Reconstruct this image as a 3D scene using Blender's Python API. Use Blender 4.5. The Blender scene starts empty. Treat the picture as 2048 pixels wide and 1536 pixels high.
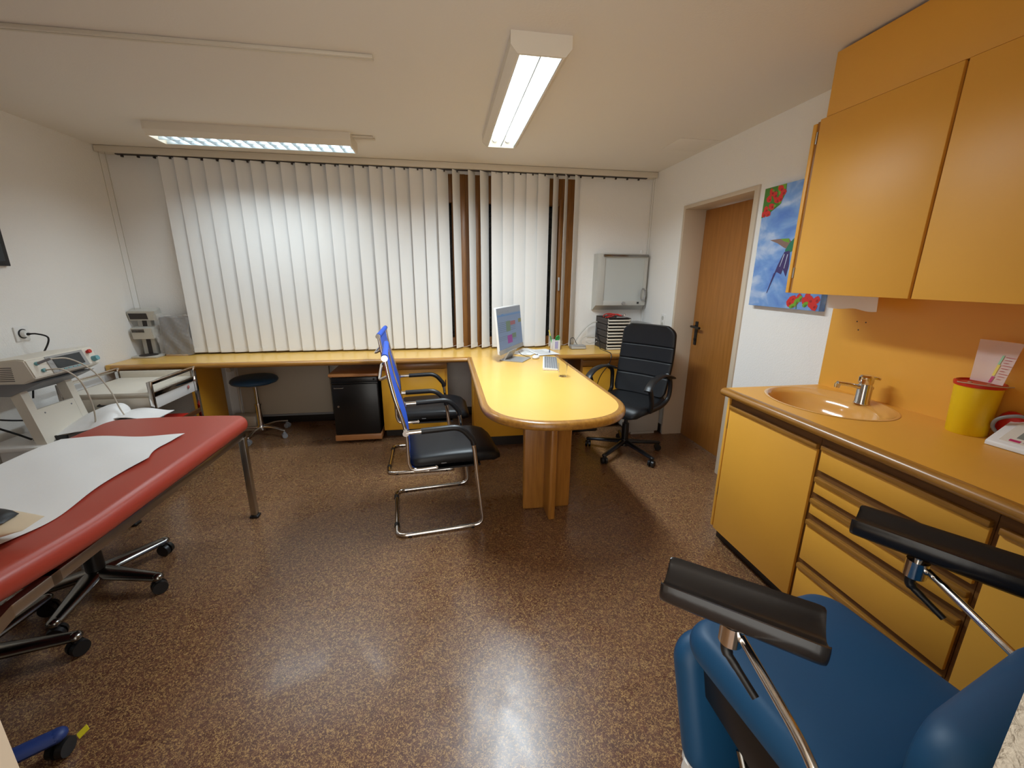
import bpy, bmesh, math, random
from mathutils import Vector, Matrix
random.seed(7)
SC = bpy.context.scene
COL = SC.collection
R = math.radians
# ------------------------------------------------------------------ room dimensions (metres)
XL, XR, YB, YF, ZC = -2.65, 2.04, 4.15, -0.05, 2.43
WT = 0.77            # worktop height

# ------------------------------------------------------------------ materials
def nodes(m):
    m.use_nodes = True
    return m.node_tree.nodes, m.node_tree.links, m.node_tree.nodes['Principled BSDF']

def setp(b, **k):
    for n, v in k.items():
        n = {'rough': 'Roughness', 'metal': 'Metallic', 'spec': 'Specular IOR Level', 'coat': 'Coat Weight', 'coatr': 'Coat Roughness',
             'trans': 'Transmission Weight', 'ior': 'IOR', 'alpha': 'Alpha', 'es': 'Emission Strength', 'ec': 'Emission Color', 'sheen': 'Sheen Weight'}[n]
        b.inputs[n].default_value = v

def mat(name, c, rough=0.5, var=0.0, scale=30, bump=0.0, bscale=200, stretch=None, bdist=0.01, **k):
    m = bpy.data.materials.new(name)
    N, L, b = nodes(m)
    b.inputs['Base Color'].default_value = (*c, 1)
    setp(b, rough=rough, **k)
    if var or bump:
        tc = N.new('ShaderNodeTexCoord')
        mp = N.new('ShaderNodeMapping')
        L.new(tc.outputs['Object'], mp.inputs['Vector'])
        if stretch: mp.inputs['Scale'].default_value = stretch
    if var:
        n = N.new('ShaderNodeTexNoise'); n.inputs['Scale'].default_value = scale; n.inputs['Detail'].default_value = 6
        L.new(mp.outputs[0], n.inputs['Vector'])
        r = N.new('ShaderNodeValToRGB')
        r.color_ramp.elements[0].position = 0.3; r.color_ramp.elements[1].position = 0.7
        r.color_ramp.elements[0].color = (*[x * (1 - var) for x in c], 1)
        r.color_ramp.elements[1].color = (*[min(1, x * (1 + var)) for x in c], 1)
        L.new(n.outputs['Fac'], r.inputs[0]); L.new(r.outputs[0], b.inputs['Base Color'])
    if bump:
        n2 = N.new('ShaderNodeTexNoise'); n2.inputs['Scale'].default_value = bscale; n2.inputs['Detail'].default_value = 4
        L.new(mp.outputs[0], n2.inputs['Vector'])
        bp = N.new('ShaderNodeBump'); bp.inputs['Strength'].default_value = bump; bp.inputs['Distance'].default_value = bdist
        L.new(n2.outputs['Fac'], bp.inputs['Height']); L.new(bp.outputs[0], b.inputs['Normal'])
    return m

def wood(name, c1, c2, axis='X', rough=0.3, coat=0.3, freq=14):
    m = bpy.data.materials.new(name)
    N, L, b = nodes(m)
    tc = N.new('ShaderNodeTexCoord'); mp = N.new('ShaderNodeMapping')
    L.new(tc.outputs['Object'], mp.inputs['Vector'])
    s = [freq * 1.0] * 3; s['XYZ'.index(axis)] = freq * 0.07
    mp.inputs['Scale'].default_value = s
    n = N.new('ShaderNodeTexNoise'); n.inputs['Scale'].default_value = 5; n.inputs['Detail'].default_value = 8; n.inputs['Distortion'].default_value = 0.4
    L.new(mp.outputs[0], n.inputs['Vector'])
    r = N.new('ShaderNodeValToRGB')
    r.color_ramp.elements[0].position = 0.32; r.color_ramp.elements[0].color = (*c1, 1)
    r.color_ramp.elements[1].position = 0.68; r.color_ramp.elements[1].color = (*c2, 1)
    L.new(n.outputs['Fac'], r.inputs[0]); L.new(r.outputs[0], b.inputs['Base Color'])
    setp(b, rough=rough, coat=coat, coatr=0.2)
    return m

def emit(name, c, s, base=(0.8, 0.8, 0.8)):
    m = bpy.data.materials.new(name); N, L, b = nodes(m)
    b.inputs['Base Color'].default_value = (*base, 1)
    setp(b, ec=(*c, 1), es=s, rough=0.4)
    return m

def floor_mat():
    m = bpy.data.materials.new('speckled_vinyl_floor'); N, L, b = nodes(m)
    tc = N.new('ShaderNodeTexCoord')
    def noise(sc, det, dist, vec=None):
        n = N.new('ShaderNodeTexNoise'); n.inputs['Scale'].default_value = sc; n.inputs['Detail'].default_value = det; n.inputs['Distortion'].default_value = dist
        L.new(tc.outputs['Object'], n.inputs['Vector']); return n
    def ramp(src, stops):
        r = N.new('ShaderNodeValToRGB'); e = r.color_ramp.elements
        while len(e) < len(stops): e.new(0.5)
        for k, (p, c) in enumerate(stops): e[k].position = p; e[k].color = (*c, 1)
        L.new(src, r.inputs[0]); return r
    n1 = noise(128, 1.5, 0.9)
    fl = ramp(n1.outputs['Fac'], [(0.425, (0, 0, 0)), (0.47, (1, 1, 1)), (0.515, (1, 1, 1)), (0.56, (0, 0, 0))])
    n2 = noise(85, 2, 0.5)
    cut = ramp(n2.outputs['Fac'], [(0.40, (0.2, 0.2, 0.2)), (0.50, (1, 1, 1))])
    mul = N.new('ShaderNodeMath'); mul.operation = 'MULTIPLY'
    L.new(fl.outputs[0], mul.inputs[0]); L.new(cut.outputs[0], mul.inputs[1])
    n3 = noise(25, 3, 0)
    base = ramp(n3.outputs['Fac'], [(0.3, (0.082, 0.033, 0.021)), (0.7, (0.128, 0.052, 0.032))])
    mix = N.new('ShaderNodeMix'); mix.data_type = 'RGBA'
    L.new(mul.outputs[0], mix.inputs[0]); L.new(base.outputs[0], mix.inputs[6]); mix.inputs[7].default_value = (0.40, 0.24, 0.095, 1)
    L.new(mix.outputs[2], b.inputs['Base Color'])
    n4 = noise(5, 4, 1.0)
    rr = N.new('ShaderNodeMapRange'); rr.inputs[1].default_value = 0.3; rr.inputs[2].default_value = 0.7; rr.inputs[3].default_value = 0.24; rr.inputs[4].default_value = 0.36
    L.new(n4.outputs['Fac'], rr.inputs[0]); L.new(rr.outputs[0], b.inputs['Roughness'])
    bp = N.new('ShaderNodeBump'); bp.inputs['Strength'].default_value = 0.06; bp.inputs['Distance'].default_value = 0.004
    L.new(n3.outputs['Fac'], bp.inputs['Height']); L.new(bp.outputs[0], b.inputs['Normal'])
    setp(b, spec=0.5)
    return m

def plaster(name, c, s=0.35):
    m = bpy.data.materials.new(name); N, L, b = nodes(m)
    b.inputs['Base Color'].default_value = (*c, 1); setp(b, rough=0.85, spec=0.2)
    tc = N.new('ShaderNodeTexCoord')
    n = N.new('ShaderNodeTexNoise'); n.inputs['Scale'].default_value = 110; n.inputs['Detail'].default_value = 5; n.inputs['Distortion'].default_value = 0.6
    L.new(tc.outputs['Object'], n.inputs['Vector'])
    bp = N.new('ShaderNodeBump'); bp.inputs['Strength'].default_value = s; bp.inputs['Distance'].default_value = 0.006
    L.new(n.outputs['Fac'], bp.inputs['Height']); L.new(bp.outputs[0], b.inputs['Normal'])
    return m

def sky_paint():
    m = bpy.data.materials.new('painted_sky'); N, L, b = nodes(m)
    tc = N.new('ShaderNodeTexCoord'); mp = N.new('ShaderNodeMapping'); L.new(tc.outputs['Object'], mp.inputs['Vector'])
    mp.inputs['Scale'].default_value = (1, 1, 1.7)
    n = N.new('ShaderNodeTexNoise'); n.inputs['Scale'].default_value = 5.5; n.inputs['Detail'].default_value = 7; n.inputs['Distortion'].default_value = 0.5
    L.new(mp.outputs[0], n.inputs['Vector'])
    r = N.new('ShaderNodeValToRGB'); e = r.color_ramp.elements
    e[0].position = 0.30; e[0].color = (0.09, 0.22, 0.66, 1); e[1].position = 0.72; e[1].color = (0.62, 0.72, 0.90, 1)
    x = e.new(0.5); x.color = (0.20, 0.38, 0.76, 1)
    L.new(n.outputs['Fac'], r.inputs[0]); L.new(r.outputs[0], b.inputs['Base Color']); setp(b, rough=0.5)
    return m

M = {}
M['wall'] = plaster('rough_white_plaster', (0.85, 0.83, 0.80))
M['ceil'] = plaster('ceiling_plaster', (0.78, 0.735, 0.68), 0.12)
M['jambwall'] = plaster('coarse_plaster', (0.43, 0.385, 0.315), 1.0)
M['floor'] = floor_mat()
M['yellow'] = mat('yellow_laminate', (0.78, 0.385, 0.030), 0.34, var=0.03, scale=3)
M['desk'] = mat('lit_yellow_laminate', (0.76, 0.455, 0.105), 0.26, var=0.02, scale=3)  # yellow laminate made paler, with the strong lamp light put into its colour
M['ochre'] = mat('ochre_laminate', (0.76, 0.375, 0.048), 0.42, var=0.03, scale=3)
M['woodx'] = wood('honey_wood_x', (0.31, 0.135, 0.022), (0.45, 0.21, 0.040), 'X')
M['woody'] = wood('honey_wood_y', (0.27, 0.117, 0.018), (0.40, 0.185, 0.032), 'Y')
M['woodz'] = wood('honey_wood_z', (0.27, 0.108, 0.017), (0.38, 0.16, 0.028), 'Z')
M['door'] = wood('brown_door_veneer', (0.34, 0.132, 0.023), (0.42, 0.170, 0.035), 'Z', rough=0.4, coat=0.1, freq=9)
M['window'] = wood('dark_brown_window_wood', (0.17, 0.065, 0.011), (0.25, 0.10, 0.018), 'Z', rough=0.45, coat=0.05)
M['pedwood'] = wood('reddish_beech', (0.45, 0.19, 0.065), (0.55, 0.25, 0.09), 'X')
M['darkwood'] = mat('dark_brown_recess', (0.10, 0.035, 0.010), 0.5)
M['facewood'] = wood('dark_recess_wood', (0.13, 0.052, 0.010), (0.19, 0.08, 0.016), 'Y', rough=0.5, coat=0)
M['plinth'] = mat('dark_plinth', (0.018, 0.012, 0.009), 0.45)
M['frame'] = mat('beige_door_frame', (0.62, 0.52, 0.40), 0.4)
M['slat'] = mat('offwhite_blind_fabric', (0.76, 0.75, 0.73), 0.8, bump=0.1, bscale=900, bdist=0.001)
M['rail'] = mat('cream_painted_metal', (0.66, 0.60, 0.50), 0.45)
M['cord'] = mat('beige_cord', (0.42, 0.39, 0.33), 0.6)
M['dark'] = mat('dark_brown_plastic', (0.03, 0.022, 0.02), 0.5)
M['black'] = mat('black_plastic', (0.008, 0.008, 0.009), 0.4)
M['blacksoft'] = mat('black_leatherette', (0.006, 0.0065, 0.008), 0.42, spec=0.38, bump=0.12, bscale=500, bdist=0.002)
M['blackmetal'] = mat('black_painted_metal', (0.006, 0.006, 0.007), 0.3)
M['pad'] = mat('worn_black_polyurethane', (0.014, 0.012, 0.012), 0.24, bump=0.10, bscale=60, bdist=0.003)
M['chrome'] = mat('chrome', (0.72, 0.70, 0.68), 0.10, metal=1.0)
M['steel'] = mat('brushed_steel', (0.45, 0.43, 0.40), 0.28, metal=1.0)
M['darksteel'] = mat('polished_dark_metal', (0.27, 0.26, 0.24), 0.22, metal=1.0)
M['alu'] = mat('silver_grey_plastic', (0.38, 0.37, 0.36), 0.4, metal=0.3)
M['red'] = mat('red_vinyl', (0.39, 0.052, 0.031), 0.34, bump=0.05, bscale=300, bdist=0.002)
M['paper'] = mat('white_paper', (0.84, 0.83, 0.82), 0.8, bump=0.25, bscale=9, bdist=0.01)
M['white'] = mat('white_plastic', (0.78, 0.77, 0.75), 0.4)
M['lampw'] = mat('white_lamp_enamel', (0.76, 0.70, 0.60), 0.4)
M['refl'] = mat('lamp_reflector', (0.9, 0.92, 0.93), 0.25, metal=0.6)
M['louvre'] = mat('shaded_lamp_louvre', (0.42, 0.47, 0.50), 0.3, metal=0.5)  # grey-blue shade of the fins is put into this colour
M['beige'] = mat('beige_plastic', (0.55, 0.49, 0.40), 0.5)
M['cream'] = mat('cream_plastic', (0.70, 0.65, 0.56), 0.45)
M['grey'] = mat('light_grey_enamel', (0.52, 0.51, 0.47), 0.45)
M['midgrey'] = mat('grey_plastic', (0.22, 0.22, 0.23), 0.45)
M['radiator'] = mat('beige_radiator_paint', (0.48, 0.42, 0.33), 0.5)
M['mesh'] = mat('blue_mesh_fabric', (0.012, 0.085, 0.55), 0.6, bump=0.3, bscale=900, bdist=0.002)
M['navy'] = mat('navy_leatherette', (0.015, 0.06, 0.13), 0.4)
M['blue'] = mat('petrol_blue_vinyl', (0.004, 0.062, 0.155), 0.52, bump=0.05, bscale=400, bdist=0.001)
M['bluemetal'] = mat('blue_painted_metal', (0.012, 0.035, 0.17), 0.5)
M['tag'] = mat('yellow_sticker', (0.85, 0.72, 0.02), 0.5)
M['glass'] = mat('clear_glass', (0.98, 0.99, 0.99), 0.0, trans=1.0, ior=1.06)
M['pane'] = mat('window_glass', (0.9, 0.93, 0.93), 0.0, trans=1.0, ior=1.05)
M['shutter'] = mat('grey_shutter', (0.075, 0.07, 0.065), 0.6)
M['basin'] = mat('ochre_ceramic', (0.72, 0.37, 0.09), 0.12, coat=0.5)
M['sharps'] = mat('yellow_polypropylene', (0.80, 0.54, 0.005), 0.4)
M['redplastic'] = mat('red_plastic', (0.55, 0.02, 0.012), 0.35)
M['lcd'] = mat('grey_lcd', (0.21, 0.24, 0.22), 0.25)
M['magenta'] = mat('magenta_print', (0.50, 0.03, 0.12), 0.5)
M['pinkred'] = mat('red_print', (0.45, 0.13, 0.12), 0.6)
M['green'] = mat('green_plastic', (0.01, 0.30, 0.06), 0.4)
M['palegreen'] = mat('pale_green_print', (0.30, 0.55, 0.33), 0.6)
M['yellowprint'] = mat('yellow_print', (0.75, 0.60, 0.10), 0.6)
M['teal'] = mat('teal_plastic', (0.14, 0.36, 0.40), 0.4)
M['filmglass'] = mat('opal_panel', (0.53, 0.55, 0.53), 0.25)
M['screenoff'] = mat('dark_display', (0.03, 0.033, 0.036), 0.12)
M['bag'] = mat('clear_plastic_film', (0.75, 0.74, 0.74), 0.12, alpha=0.16, spec=1.0)
M['film'] = mat('translucent_pouch', (0.85, 0.70, 0.66), 0.35, alpha=0.48)
M['bagcontent'] = mat('grey_packed_device', (0.10, 0.097, 0.097), 0.5)
M['cardboard'] = mat('tan_cardboard', (0.45, 0.31, 0.18), 0.7)
M['pillow'] = mat('cream_cover', (0.66, 0.53, 0.37), 0.7)
M['pencilwood'] = mat('brown_print', (0.18, 0.08, 0.03), 0.6)
M['violet'] = mat('violet_print', (0.40, 0.38, 0.62), 0.6)
M['sky'] = sky_paint()
M['p_red'] = mat('painted_red', (0.62, 0.02, 0.015), 0.5)
M['p_dred'] = mat('painted_dark_red', (0.33, 0.008, 0.01), 0.5)
M['p_green'] = mat('painted_green', (0.06, 0.20, 0.015), 0.5)
M['p_lgreen'] = mat('painted_light_green', (0.16, 0.36, 0.02), 0.5)
M['p_teal'] = mat('painted_teal', (0.02, 0.19, 0.10), 0.5)
M['p_purple'] = mat('painted_purple', (0.045, 0.025, 0.14), 0.5)
M['p_mauve'] = mat('painted_mauve', (0.25, 0.15, 0.12), 0.5)
M['p_cloud'] = mat('painted_cloud', (0.50, 0.58, 0.75), 0.5)
M['s_bg'] = emit('screen_background', (0.25, 0.34, 0.50), 0.40, (0.02, 0.02, 0.02))
M['s_top'] = emit('screen_toolbar', (0.33, 0.36, 0.40), 0.43, (0.02, 0.02, 0.02))
M['s_blue'] = emit('screen_blue', (0.14, 0.33, 0.62), 0.36, (0.02, 0.02, 0.02))
M['s_green'] = emit('screen_green', (0.20, 0.30, 0.20), 0.36, (0.02, 0.02, 0.02))
M['s_pink'] = emit('screen_pink', (0.42, 0.07, 0.40), 0.36, (0.02, 0.02, 0.02))
M['s_red'] = emit('screen_red', (0.45, 0.16, 0.18), 0.36, (0.02, 0.02, 0.02))
M['s_olive'] = emit('screen_olive', (0.30, 0.30, 0.13), 0.36, (0.02, 0.02, 0.02))
M['s_grey'] = emit('screen_grey', (0.13, 0.19, 0.26), 0.36, (0.02, 0.02, 0.02))
M['tube'] = emit('fluorescent_tube', (0.86, 0.96, 1.0), 9.0)

# ------------------------------------------------------------------ mesh builder
def arc_path(pts, rad, n=6):
    """polyline with rounded corners"""
    pts = [Vector(p) for p in pts]; out = [pts[0]]
    for i in range(1, len(pts) - 1):
        a, b, c = pts[i - 1], pts[i], pts[i + 1]
        r = rad[i - 1] if isinstance(rad, (list, tuple)) else rad
        d1, d2 = (a - b), (c - b)
        r = min(r, d1.length * .49, d2.length * .49)
        p, q = b + d1.normalized() * r, b + d2.normalized() * r
        for k in range(n + 1):
            t = k / n; out.append(p * (1 - t) ** 2 + b * 2 * t * (1 - t) + q * t * t)
    out.append(pts[-1]); return out

def spline(pts, n=8):
    pts = [Vector(p) for p in pts]; P = [2 * pts[0] - pts[1]] + pts + [2 * pts[-1] - pts[-2]]; out = []
    for i in range(1, len(P) - 2):
        a, b, c, d = P[i - 1:i + 3]
        for k in range(n):
            t = k / n
            out.append(0.5 * ((2 * b) + (c - a) * t + (2 * a - 5 * b + 4 * c - d) * t * t + (3 * b - a - 3 * c + d) * t ** 3))
    out.append(pts[-1]); return out

class MB:
    def __init__(s): s.bm = bmesh.new(); s.mi = 0
    def _fin(s, faces):
        for f in faces: f.material_index = s.mi
    def use(s, i): s.mi = i; return s
    def box(s, x0, x1, y0, y1, z0, z1, bev=0.0, seg=2, mtx=None):
        g = bmesh.ops.create_cube(s.bm, size=1.0)['verts']
        S = Matrix.Translation(((x0 + x1) / 2, (y0 + y1) / 2, (z0 + z1) / 2)) @ Matrix.Diagonal((abs(x1 - x0), abs(y1 - y0), abs(z1 - z0), 1))
        bmesh.ops.transform(s.bm, matrix=S, verts=g)
        fs = {f for v in g for f in v.link_faces}
        if bev:
            es = list({e for v in g for e in v.link_edges})
            r = bmesh.ops.bevel(s.bm, geom=es, offset=bev, segments=seg, profile=0.5, affect='EDGES', clamp_overlap=True)
            vs = set(g) | set(r['verts']); vs = {v for v in vs if v.is_valid}
            fs = {f for v in vs for f in v.link_faces}; g = list(vs)
        if mtx is not None: bmesh.ops.transform(s.bm, matrix=mtx, verts=[v for v in g if v.is_valid])
        s._fin(fs); return s
    def loft(s, rings, cap=True, closed=True, loop=False):
        R_ = [[s.bm.verts.new(p) for p in r] for r in rings]; fs = []
        n = len(R_[0]); m = len(R_)
        for i in range(m if loop else m - 1):
            a, b = R_[i], R_[(i + 1) % m]
            for j in range(n if closed else n - 1):
                k = (j + 1) % n
                try: fs.append(s.bm.faces.new((a[j], a[k], b[k], b[j])))
                except ValueError: pass
        if cap and closed and not loop:
            for r in (R_[0][::-1], R_[-1]):
                try: fs.append(s.bm.faces.new(r))
                except ValueError: pass
        s._fin(fs); return s
    def tube(s, path, r, seg=10, loop=False, flat=1.0, cap=True):
        P = [Vector(p) for p in path]; Q = []
        for p in P:
            if not Q or (p - Q[-1]).length > 1e-5: Q.append(p)
        P = Q; n = len(P); rs = r if isinstance(r, (list, tuple)) else None
        rings = []; up = None
        for i in range(n):
            if loop: d = (P[(i + 1) % n] - P[i - 1])
            else: d = P[min(i + 1, n - 1)] - P[max(i - 1, 0)]
            d.normalize()
            if up is None:
                up = Vector((0, 0, 1)) if abs(d.z) < .95 else Vector((1, 0, 0))
            u = (up - d * up.dot(d)); u.normalize(); v = d.cross(u); up = u
            rr = rs[min(i, len(rs) - 1)] if rs else r
            rings.append([P[i] + u * (math.sin(2 * math.pi * k / seg) * rr * flat) + v * (math.cos(2 * math.pi * k / seg) * rr) for k in range(seg)])
        return s.loft(rings, cap=cap, loop=loop)
    def cyl(s, p0, p1, r0, r1=None, seg=20, cap=True):
        p0, p1 = Vector(p0), Vector(p1); r1 = r0 if r1 is None else r1
        d = (p1 - p0).normalized(); u = d.orthogonal().normalized(); v = d.cross(u)
        ring = lambda p, r: [p + u * (math.cos(2 * math.pi * k / seg) * r) + v * (math.sin(2 * math.pi * k / seg) * r) for k in range(seg)]
        return s.loft([ring(p0, r0), ring(p1, r1)], cap)
    def lathe(s, prof, c=(0, 0, 0), seg=28, sx=1, sy=1, cap=False):
        c = Vector(c)
        rings = [[c + Vector((math.cos(2 * math.pi * k / seg) * r * sx, math.sin(2 * math.pi * k / seg) * r * sy, z)) for k in range(seg)] for r, z in prof]
        return s.loft(rings, cap)
    def prism(s, poly, a0, a1, axis='y', mtx=None):
        """poly of 2d points extruded along axis ('x': (y,z) 'y': (x,z) 'z': (x,y))"""
        def mk(p, a):
            v = {'x': (a, p[0], p[1]), 'y': (p[0], a, p[1]), 'z': (p[0], p[1], a)}[axis]
            return (mtx @ Vector(v)) if mtx is not None else Vector(v)
        return s.loft([[mk(p, a0) for p in poly], [mk(p, a1) for p in poly]])
    def ball(s, c, rx, ry=None, rz=None, seg=16, mtx=None):
        ry = ry or rx; rz = rz or rx
        g = bmesh.ops.create_uvsphere(s.bm, u_segments=seg, v_segments=max(8, seg // 2), radius=1)['verts']
        mm = Matrix.Translation(c) @ Matrix.Diagonal((rx, ry, rz, 1))
        bmesh.ops.transform(s.bm, matrix=(mtx @ mm) if mtx is not None else mm, verts=g)
        s._fin({f for v in g for f in v.link_faces}); return s
    def quad(s, *p):
        f = s.bm.faces.new([s.bm.verts.new(q) for q in p]); f.material_index = s.mi; return s
    def grid(s, fn, nu, nv, th=0.0):
        """sheet from fn(u,v) u,v in 0..1; th gives it a thickness downward along local normal z"""
        top = [[s.bm.verts.new(fn(i / nu, j / nv)) for j in range(nv + 1)] for i in range(nu + 1)]
        fs = []
        for i in range(nu):
            for j in range(nv): fs.append(s.bm.faces.new((top[i][j], top[i + 1][j], top[i + 1][j + 1], top[i][j + 1])))
        if th:
            s.bm.normal_update()
            r = bmesh.ops.solidify(s.bm, geom=fs, thickness=th)
            fs += [g for g in r['geom'] if isinstance(g, bmesh.types.BMFace)]
        s._fin([f for f in fs if f.is_valid]); return s

XF = {}
def finish(name, mb, mats, parent=None, label=None, local=False, sharp=40, smooth=True):
    bm = mb.bm
    if parent is not None and not local:
        bmesh.ops.transform(bm, matrix=XF[parent.name].inverted(), verts=bm.verts)
    bmesh.ops.recalc_face_normals(bm, faces=bm.faces)
    bm.normal_update()
    if smooth:
        for f in bm.faces: f.smooth = True
        for e in bm.edges:
            if len(e.link_faces) == 2 and e.calc_face_angle(0) > R(sharp): e.smooth = False
    me = bpy.data.meshes.new(name); bm.to_mesh(me); bm.free()
    for m in (mats if isinstance(mats, (list, tuple)) else [mats]): me.materials.append(M[m] if isinstance(m, str) else m)
    o = bpy.data.objects.new(name, me); COL.objects.link(o)
    if parent is not None:
        o.parent = parent; XF[o.name] = XF[parent.name]
    else:
        XF[o.name] = Matrix.Identity(4)
    if label: o['label'] = label
    return o

def thing(name, label, cat, loc=(0, 0, 0), rz=0.0, group=None):
    o = bpy.data.objects.new(name, None); COL.objects.link(o); o.empty_display_size = 0.1
    o.location = loc; o.rotation_euler = (0, 0, rz)
    o['label'] = label; o['category'] = cat
    if group: o['group'] = group
    XF[o.name] = Matrix.Translation(loc) @ Matrix.Rotation(rz, 4, 'Z')
    return o

def tag(o, label, cat, group=None):
    o['label'] = label; o['category'] = cat
    if group: o['group'] = group
    return o

def base_at(o, loc):
    """give a single-mesh thing its origin at loc"""
    me = o.data; me.transform(Matrix.Translation(-Vector(loc))); o.location = loc; XF[o.name] = Matrix.Translation(loc); return o

def struct(o): o['kind'] = 'structure'; return o

def copy_tree(o, parent=None):
    c = o.copy(); COL.objects.link(c)
    if parent is not None: c.parent = parent
    for ch in [x for x in bpy.data.objects if x.parent == o]: copy_tree(ch, c)
    return c

# ================================================================== SETTING
WX0, WX1, WZ0, WZ1 = -2.14, 1.29, 0.74, 2.365      # window opening
m = MB().box(XL - .3, XR + .4, YF - .3, YB + .3, -.12, 0); struct(finish('floor', m, 'floor'))
m = MB().box(XL - .3, XR + .4, YF - .3, YB + .3, ZC, ZC + .12); struct(finish('ceiling', m, 'ceil'))
m = MB()
m.box(XL - .3, WX0, YB, YB + .25, 0, ZC).box(WX1, XR + .3, YB, YB + .25, 0, ZC).box(WX0, WX1, YB, YB + .25, .69, WZ0).box(WX0, WX1, YB + .18, YB + .25, 0, .69).box(WX0, WX1, YB, YB + .25, WZ1, ZC)
struct(finish('wall_back', m, 'wall'))
m = MB().box(XL - .2, XL, YF - .2, YB + .1, 0, ZC); struct(finish('wall_left', m, 'wall'))
DY0, DY1, DZ = 2.655, 3.466, 2.024                  # door opening
m = MB()
m.box(XR, XR + .3, YF - .2, DY0 - .012, 0, ZC).box(XR, XR + .3, DY1 + .012, YB + .1, 0, ZC).box(XR, XR + .3, DY0 - .012, DY1 + .012, DZ + .012, ZC)
struct(finish('wall_right', m, 'wall'))
# wall behind the viewer with the doorway the picture was taken through; its right end is the coarse plaster edge in the lower right corner
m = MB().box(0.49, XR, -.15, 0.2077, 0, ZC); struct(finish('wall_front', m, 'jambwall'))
m = MB().box(XL, -1.0, -.15, 0.10, 0, ZC).box(-1.0, -0.62, -.15, 0.5355, 0, ZC); struct(finish('wall_near', m, 'frame'))
# baseboards
m = MB().box(XL, WX0, YB - .014, YB, 0, .085, .004).box(WX1, XR, YB - .014, YB, 0, .085, .004).box(WX0, WX1, YB + .166, YB + .18, 0, .085, .004); struct(finish('baseboard_back', m, 'plinth'))
m = MB().box(XL, XL + .014, 0.1, YB, 0, .085, .004); struct(finish('baseboard_left', m, 'plinth'))
m = MB().box(XR - .014, XR, DY1 + .05, YB, 0, .085, .004).box(XR - .014, XR, 1.93, DY0 - .05, 0, .085, .004); struct(finish('baseboard_right', m, 'plinth'))

# window
win = bpy.data.objects.new('window_1', None); COL.objects.link(win); win.location = (WX0, YB, WZ0); win['kind'] = 'structure'; XF['window_1'] = Matrix.Translation((WX0, YB, WZ0))
m = MB(); y0, y1 = YB + .012, YB + .09
m.box(WX0, WX0 + .09, y0, y1, WZ0, WZ1, .004).box(WX1 - .15, WX1, y0, y1, WZ0, WZ1, .004).box(WX0 + .02, WX1 - .02, y0 + .003, y1 - .003, WZ1 - .24, WZ1 - .001, .003).box(WX0 + .02, WX1 - .02, y0 + .003, y1 - .003, WZ0 + .001, WZ0 + .13, .003)
m.box(.09, .40, y0, y1, WZ0, WZ1, .004).box(WX1 - .17, WX1 - .135, y0 - .015, y1, WZ0 + .08, WZ1 - .18, .004).box(.16, .22, y0 - .012, y1, WZ0, WZ1, .004).box(-1.08, -.96, y0, y1, WZ0, WZ1, .004)
finish('window_frame', m, 'window', win)
for a, b in ((WX0 + .05, -1.0), (-1.0, .12), (.36, WX1 - .12)):
    finish('window_pane', MB().box(a, b, YB + .045, YB + .053, WZ0 + .1, WZ1 - .2), 'pane', win)
m = MB().box(WX1 - .165, WX1 - .15, YB - .012, YB + .012, 1.40, 1.46, .003).box(WX1 - .165, WX1 - .15, YB - .028, YB - .012, 1.33, 1.46, .004)
finish('window_handle', m, 'alu', win)
m = MB()
for k in range(34): m.box(WX0 - .05, WX1 + .05, YB + .26, YB + .275, WZ0 - .1 + k * .052, WZ0 - .1 + k * .052 + .0505, .004, 1)
m.box(WX0 - .05, WX1 + .05, YB + .275, YB + .285, WZ0 - .1, WZ1 + .1)  # backing sheet added behind the slats to block world light
struct(finish('window_shutter', m, 'shutter'))

# door
dr = bpy.data.objects.new('door_1', None); COL.objects.link(dr); dr.location = (XR, DY0, 0); dr['kind'] = 'structure'; XF['door_1'] = Matrix.Translation((XR, DY0, 0))
m = MB(); fx = XR - .012
m.box(fx, XR + .24, DY0 - .045, DY0, 0, DZ + .03, .004).box(fx, XR + .24, DY1, DY1 + .028, 0, DZ + .03, .004).box(fx + .0008, XR + .24, DY0 - .001, DY1 + .001, DZ, DZ + .0292, .003)
finish('door_frame', m, 'frame', dr)
finish('door_leaf', MB().box(XR + .18, XR + .222, DY0 + .003, DY1 - .003, .006, DZ - .003, .002), 'door', dr)
m = MB(); hy = DY1 - .065; hx = XR + .18
m.box(hx - .008, hx, hy - .02, hy + .02, .88, 1.09, .006).cyl((hx, hy, 1.045), (hx - .055, hy, 1.045), .010).cyl((hx - .05, hy + .012, 1.045), (hx - .05, hy - .115, 1.042), .010, .011)
m.cyl((hx - .008, hy, .93), (hx - .014, hy, .93), .012)
finish('door_handle', m, 'blackmetal', dr)

# curtain rail on the ceiling
c = tag(finish('curtain_rail', MB().box(XL, -.285, 2.243, 2.258, ZC - .016, ZC - .0005, .003).box(XL, -.285, 2.262, 2.277, ZC - .016, ZC - .0005, .003), 'rail'), 'thin white curtain rail screwed to the ceiling near the left wall', 'curtain rail')
m = MB().box(1.70, 2.0, 3.06, 3.34, ZC - .003, ZC, .001); struct(finish('trim_1', m, 'ceil'))

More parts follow.
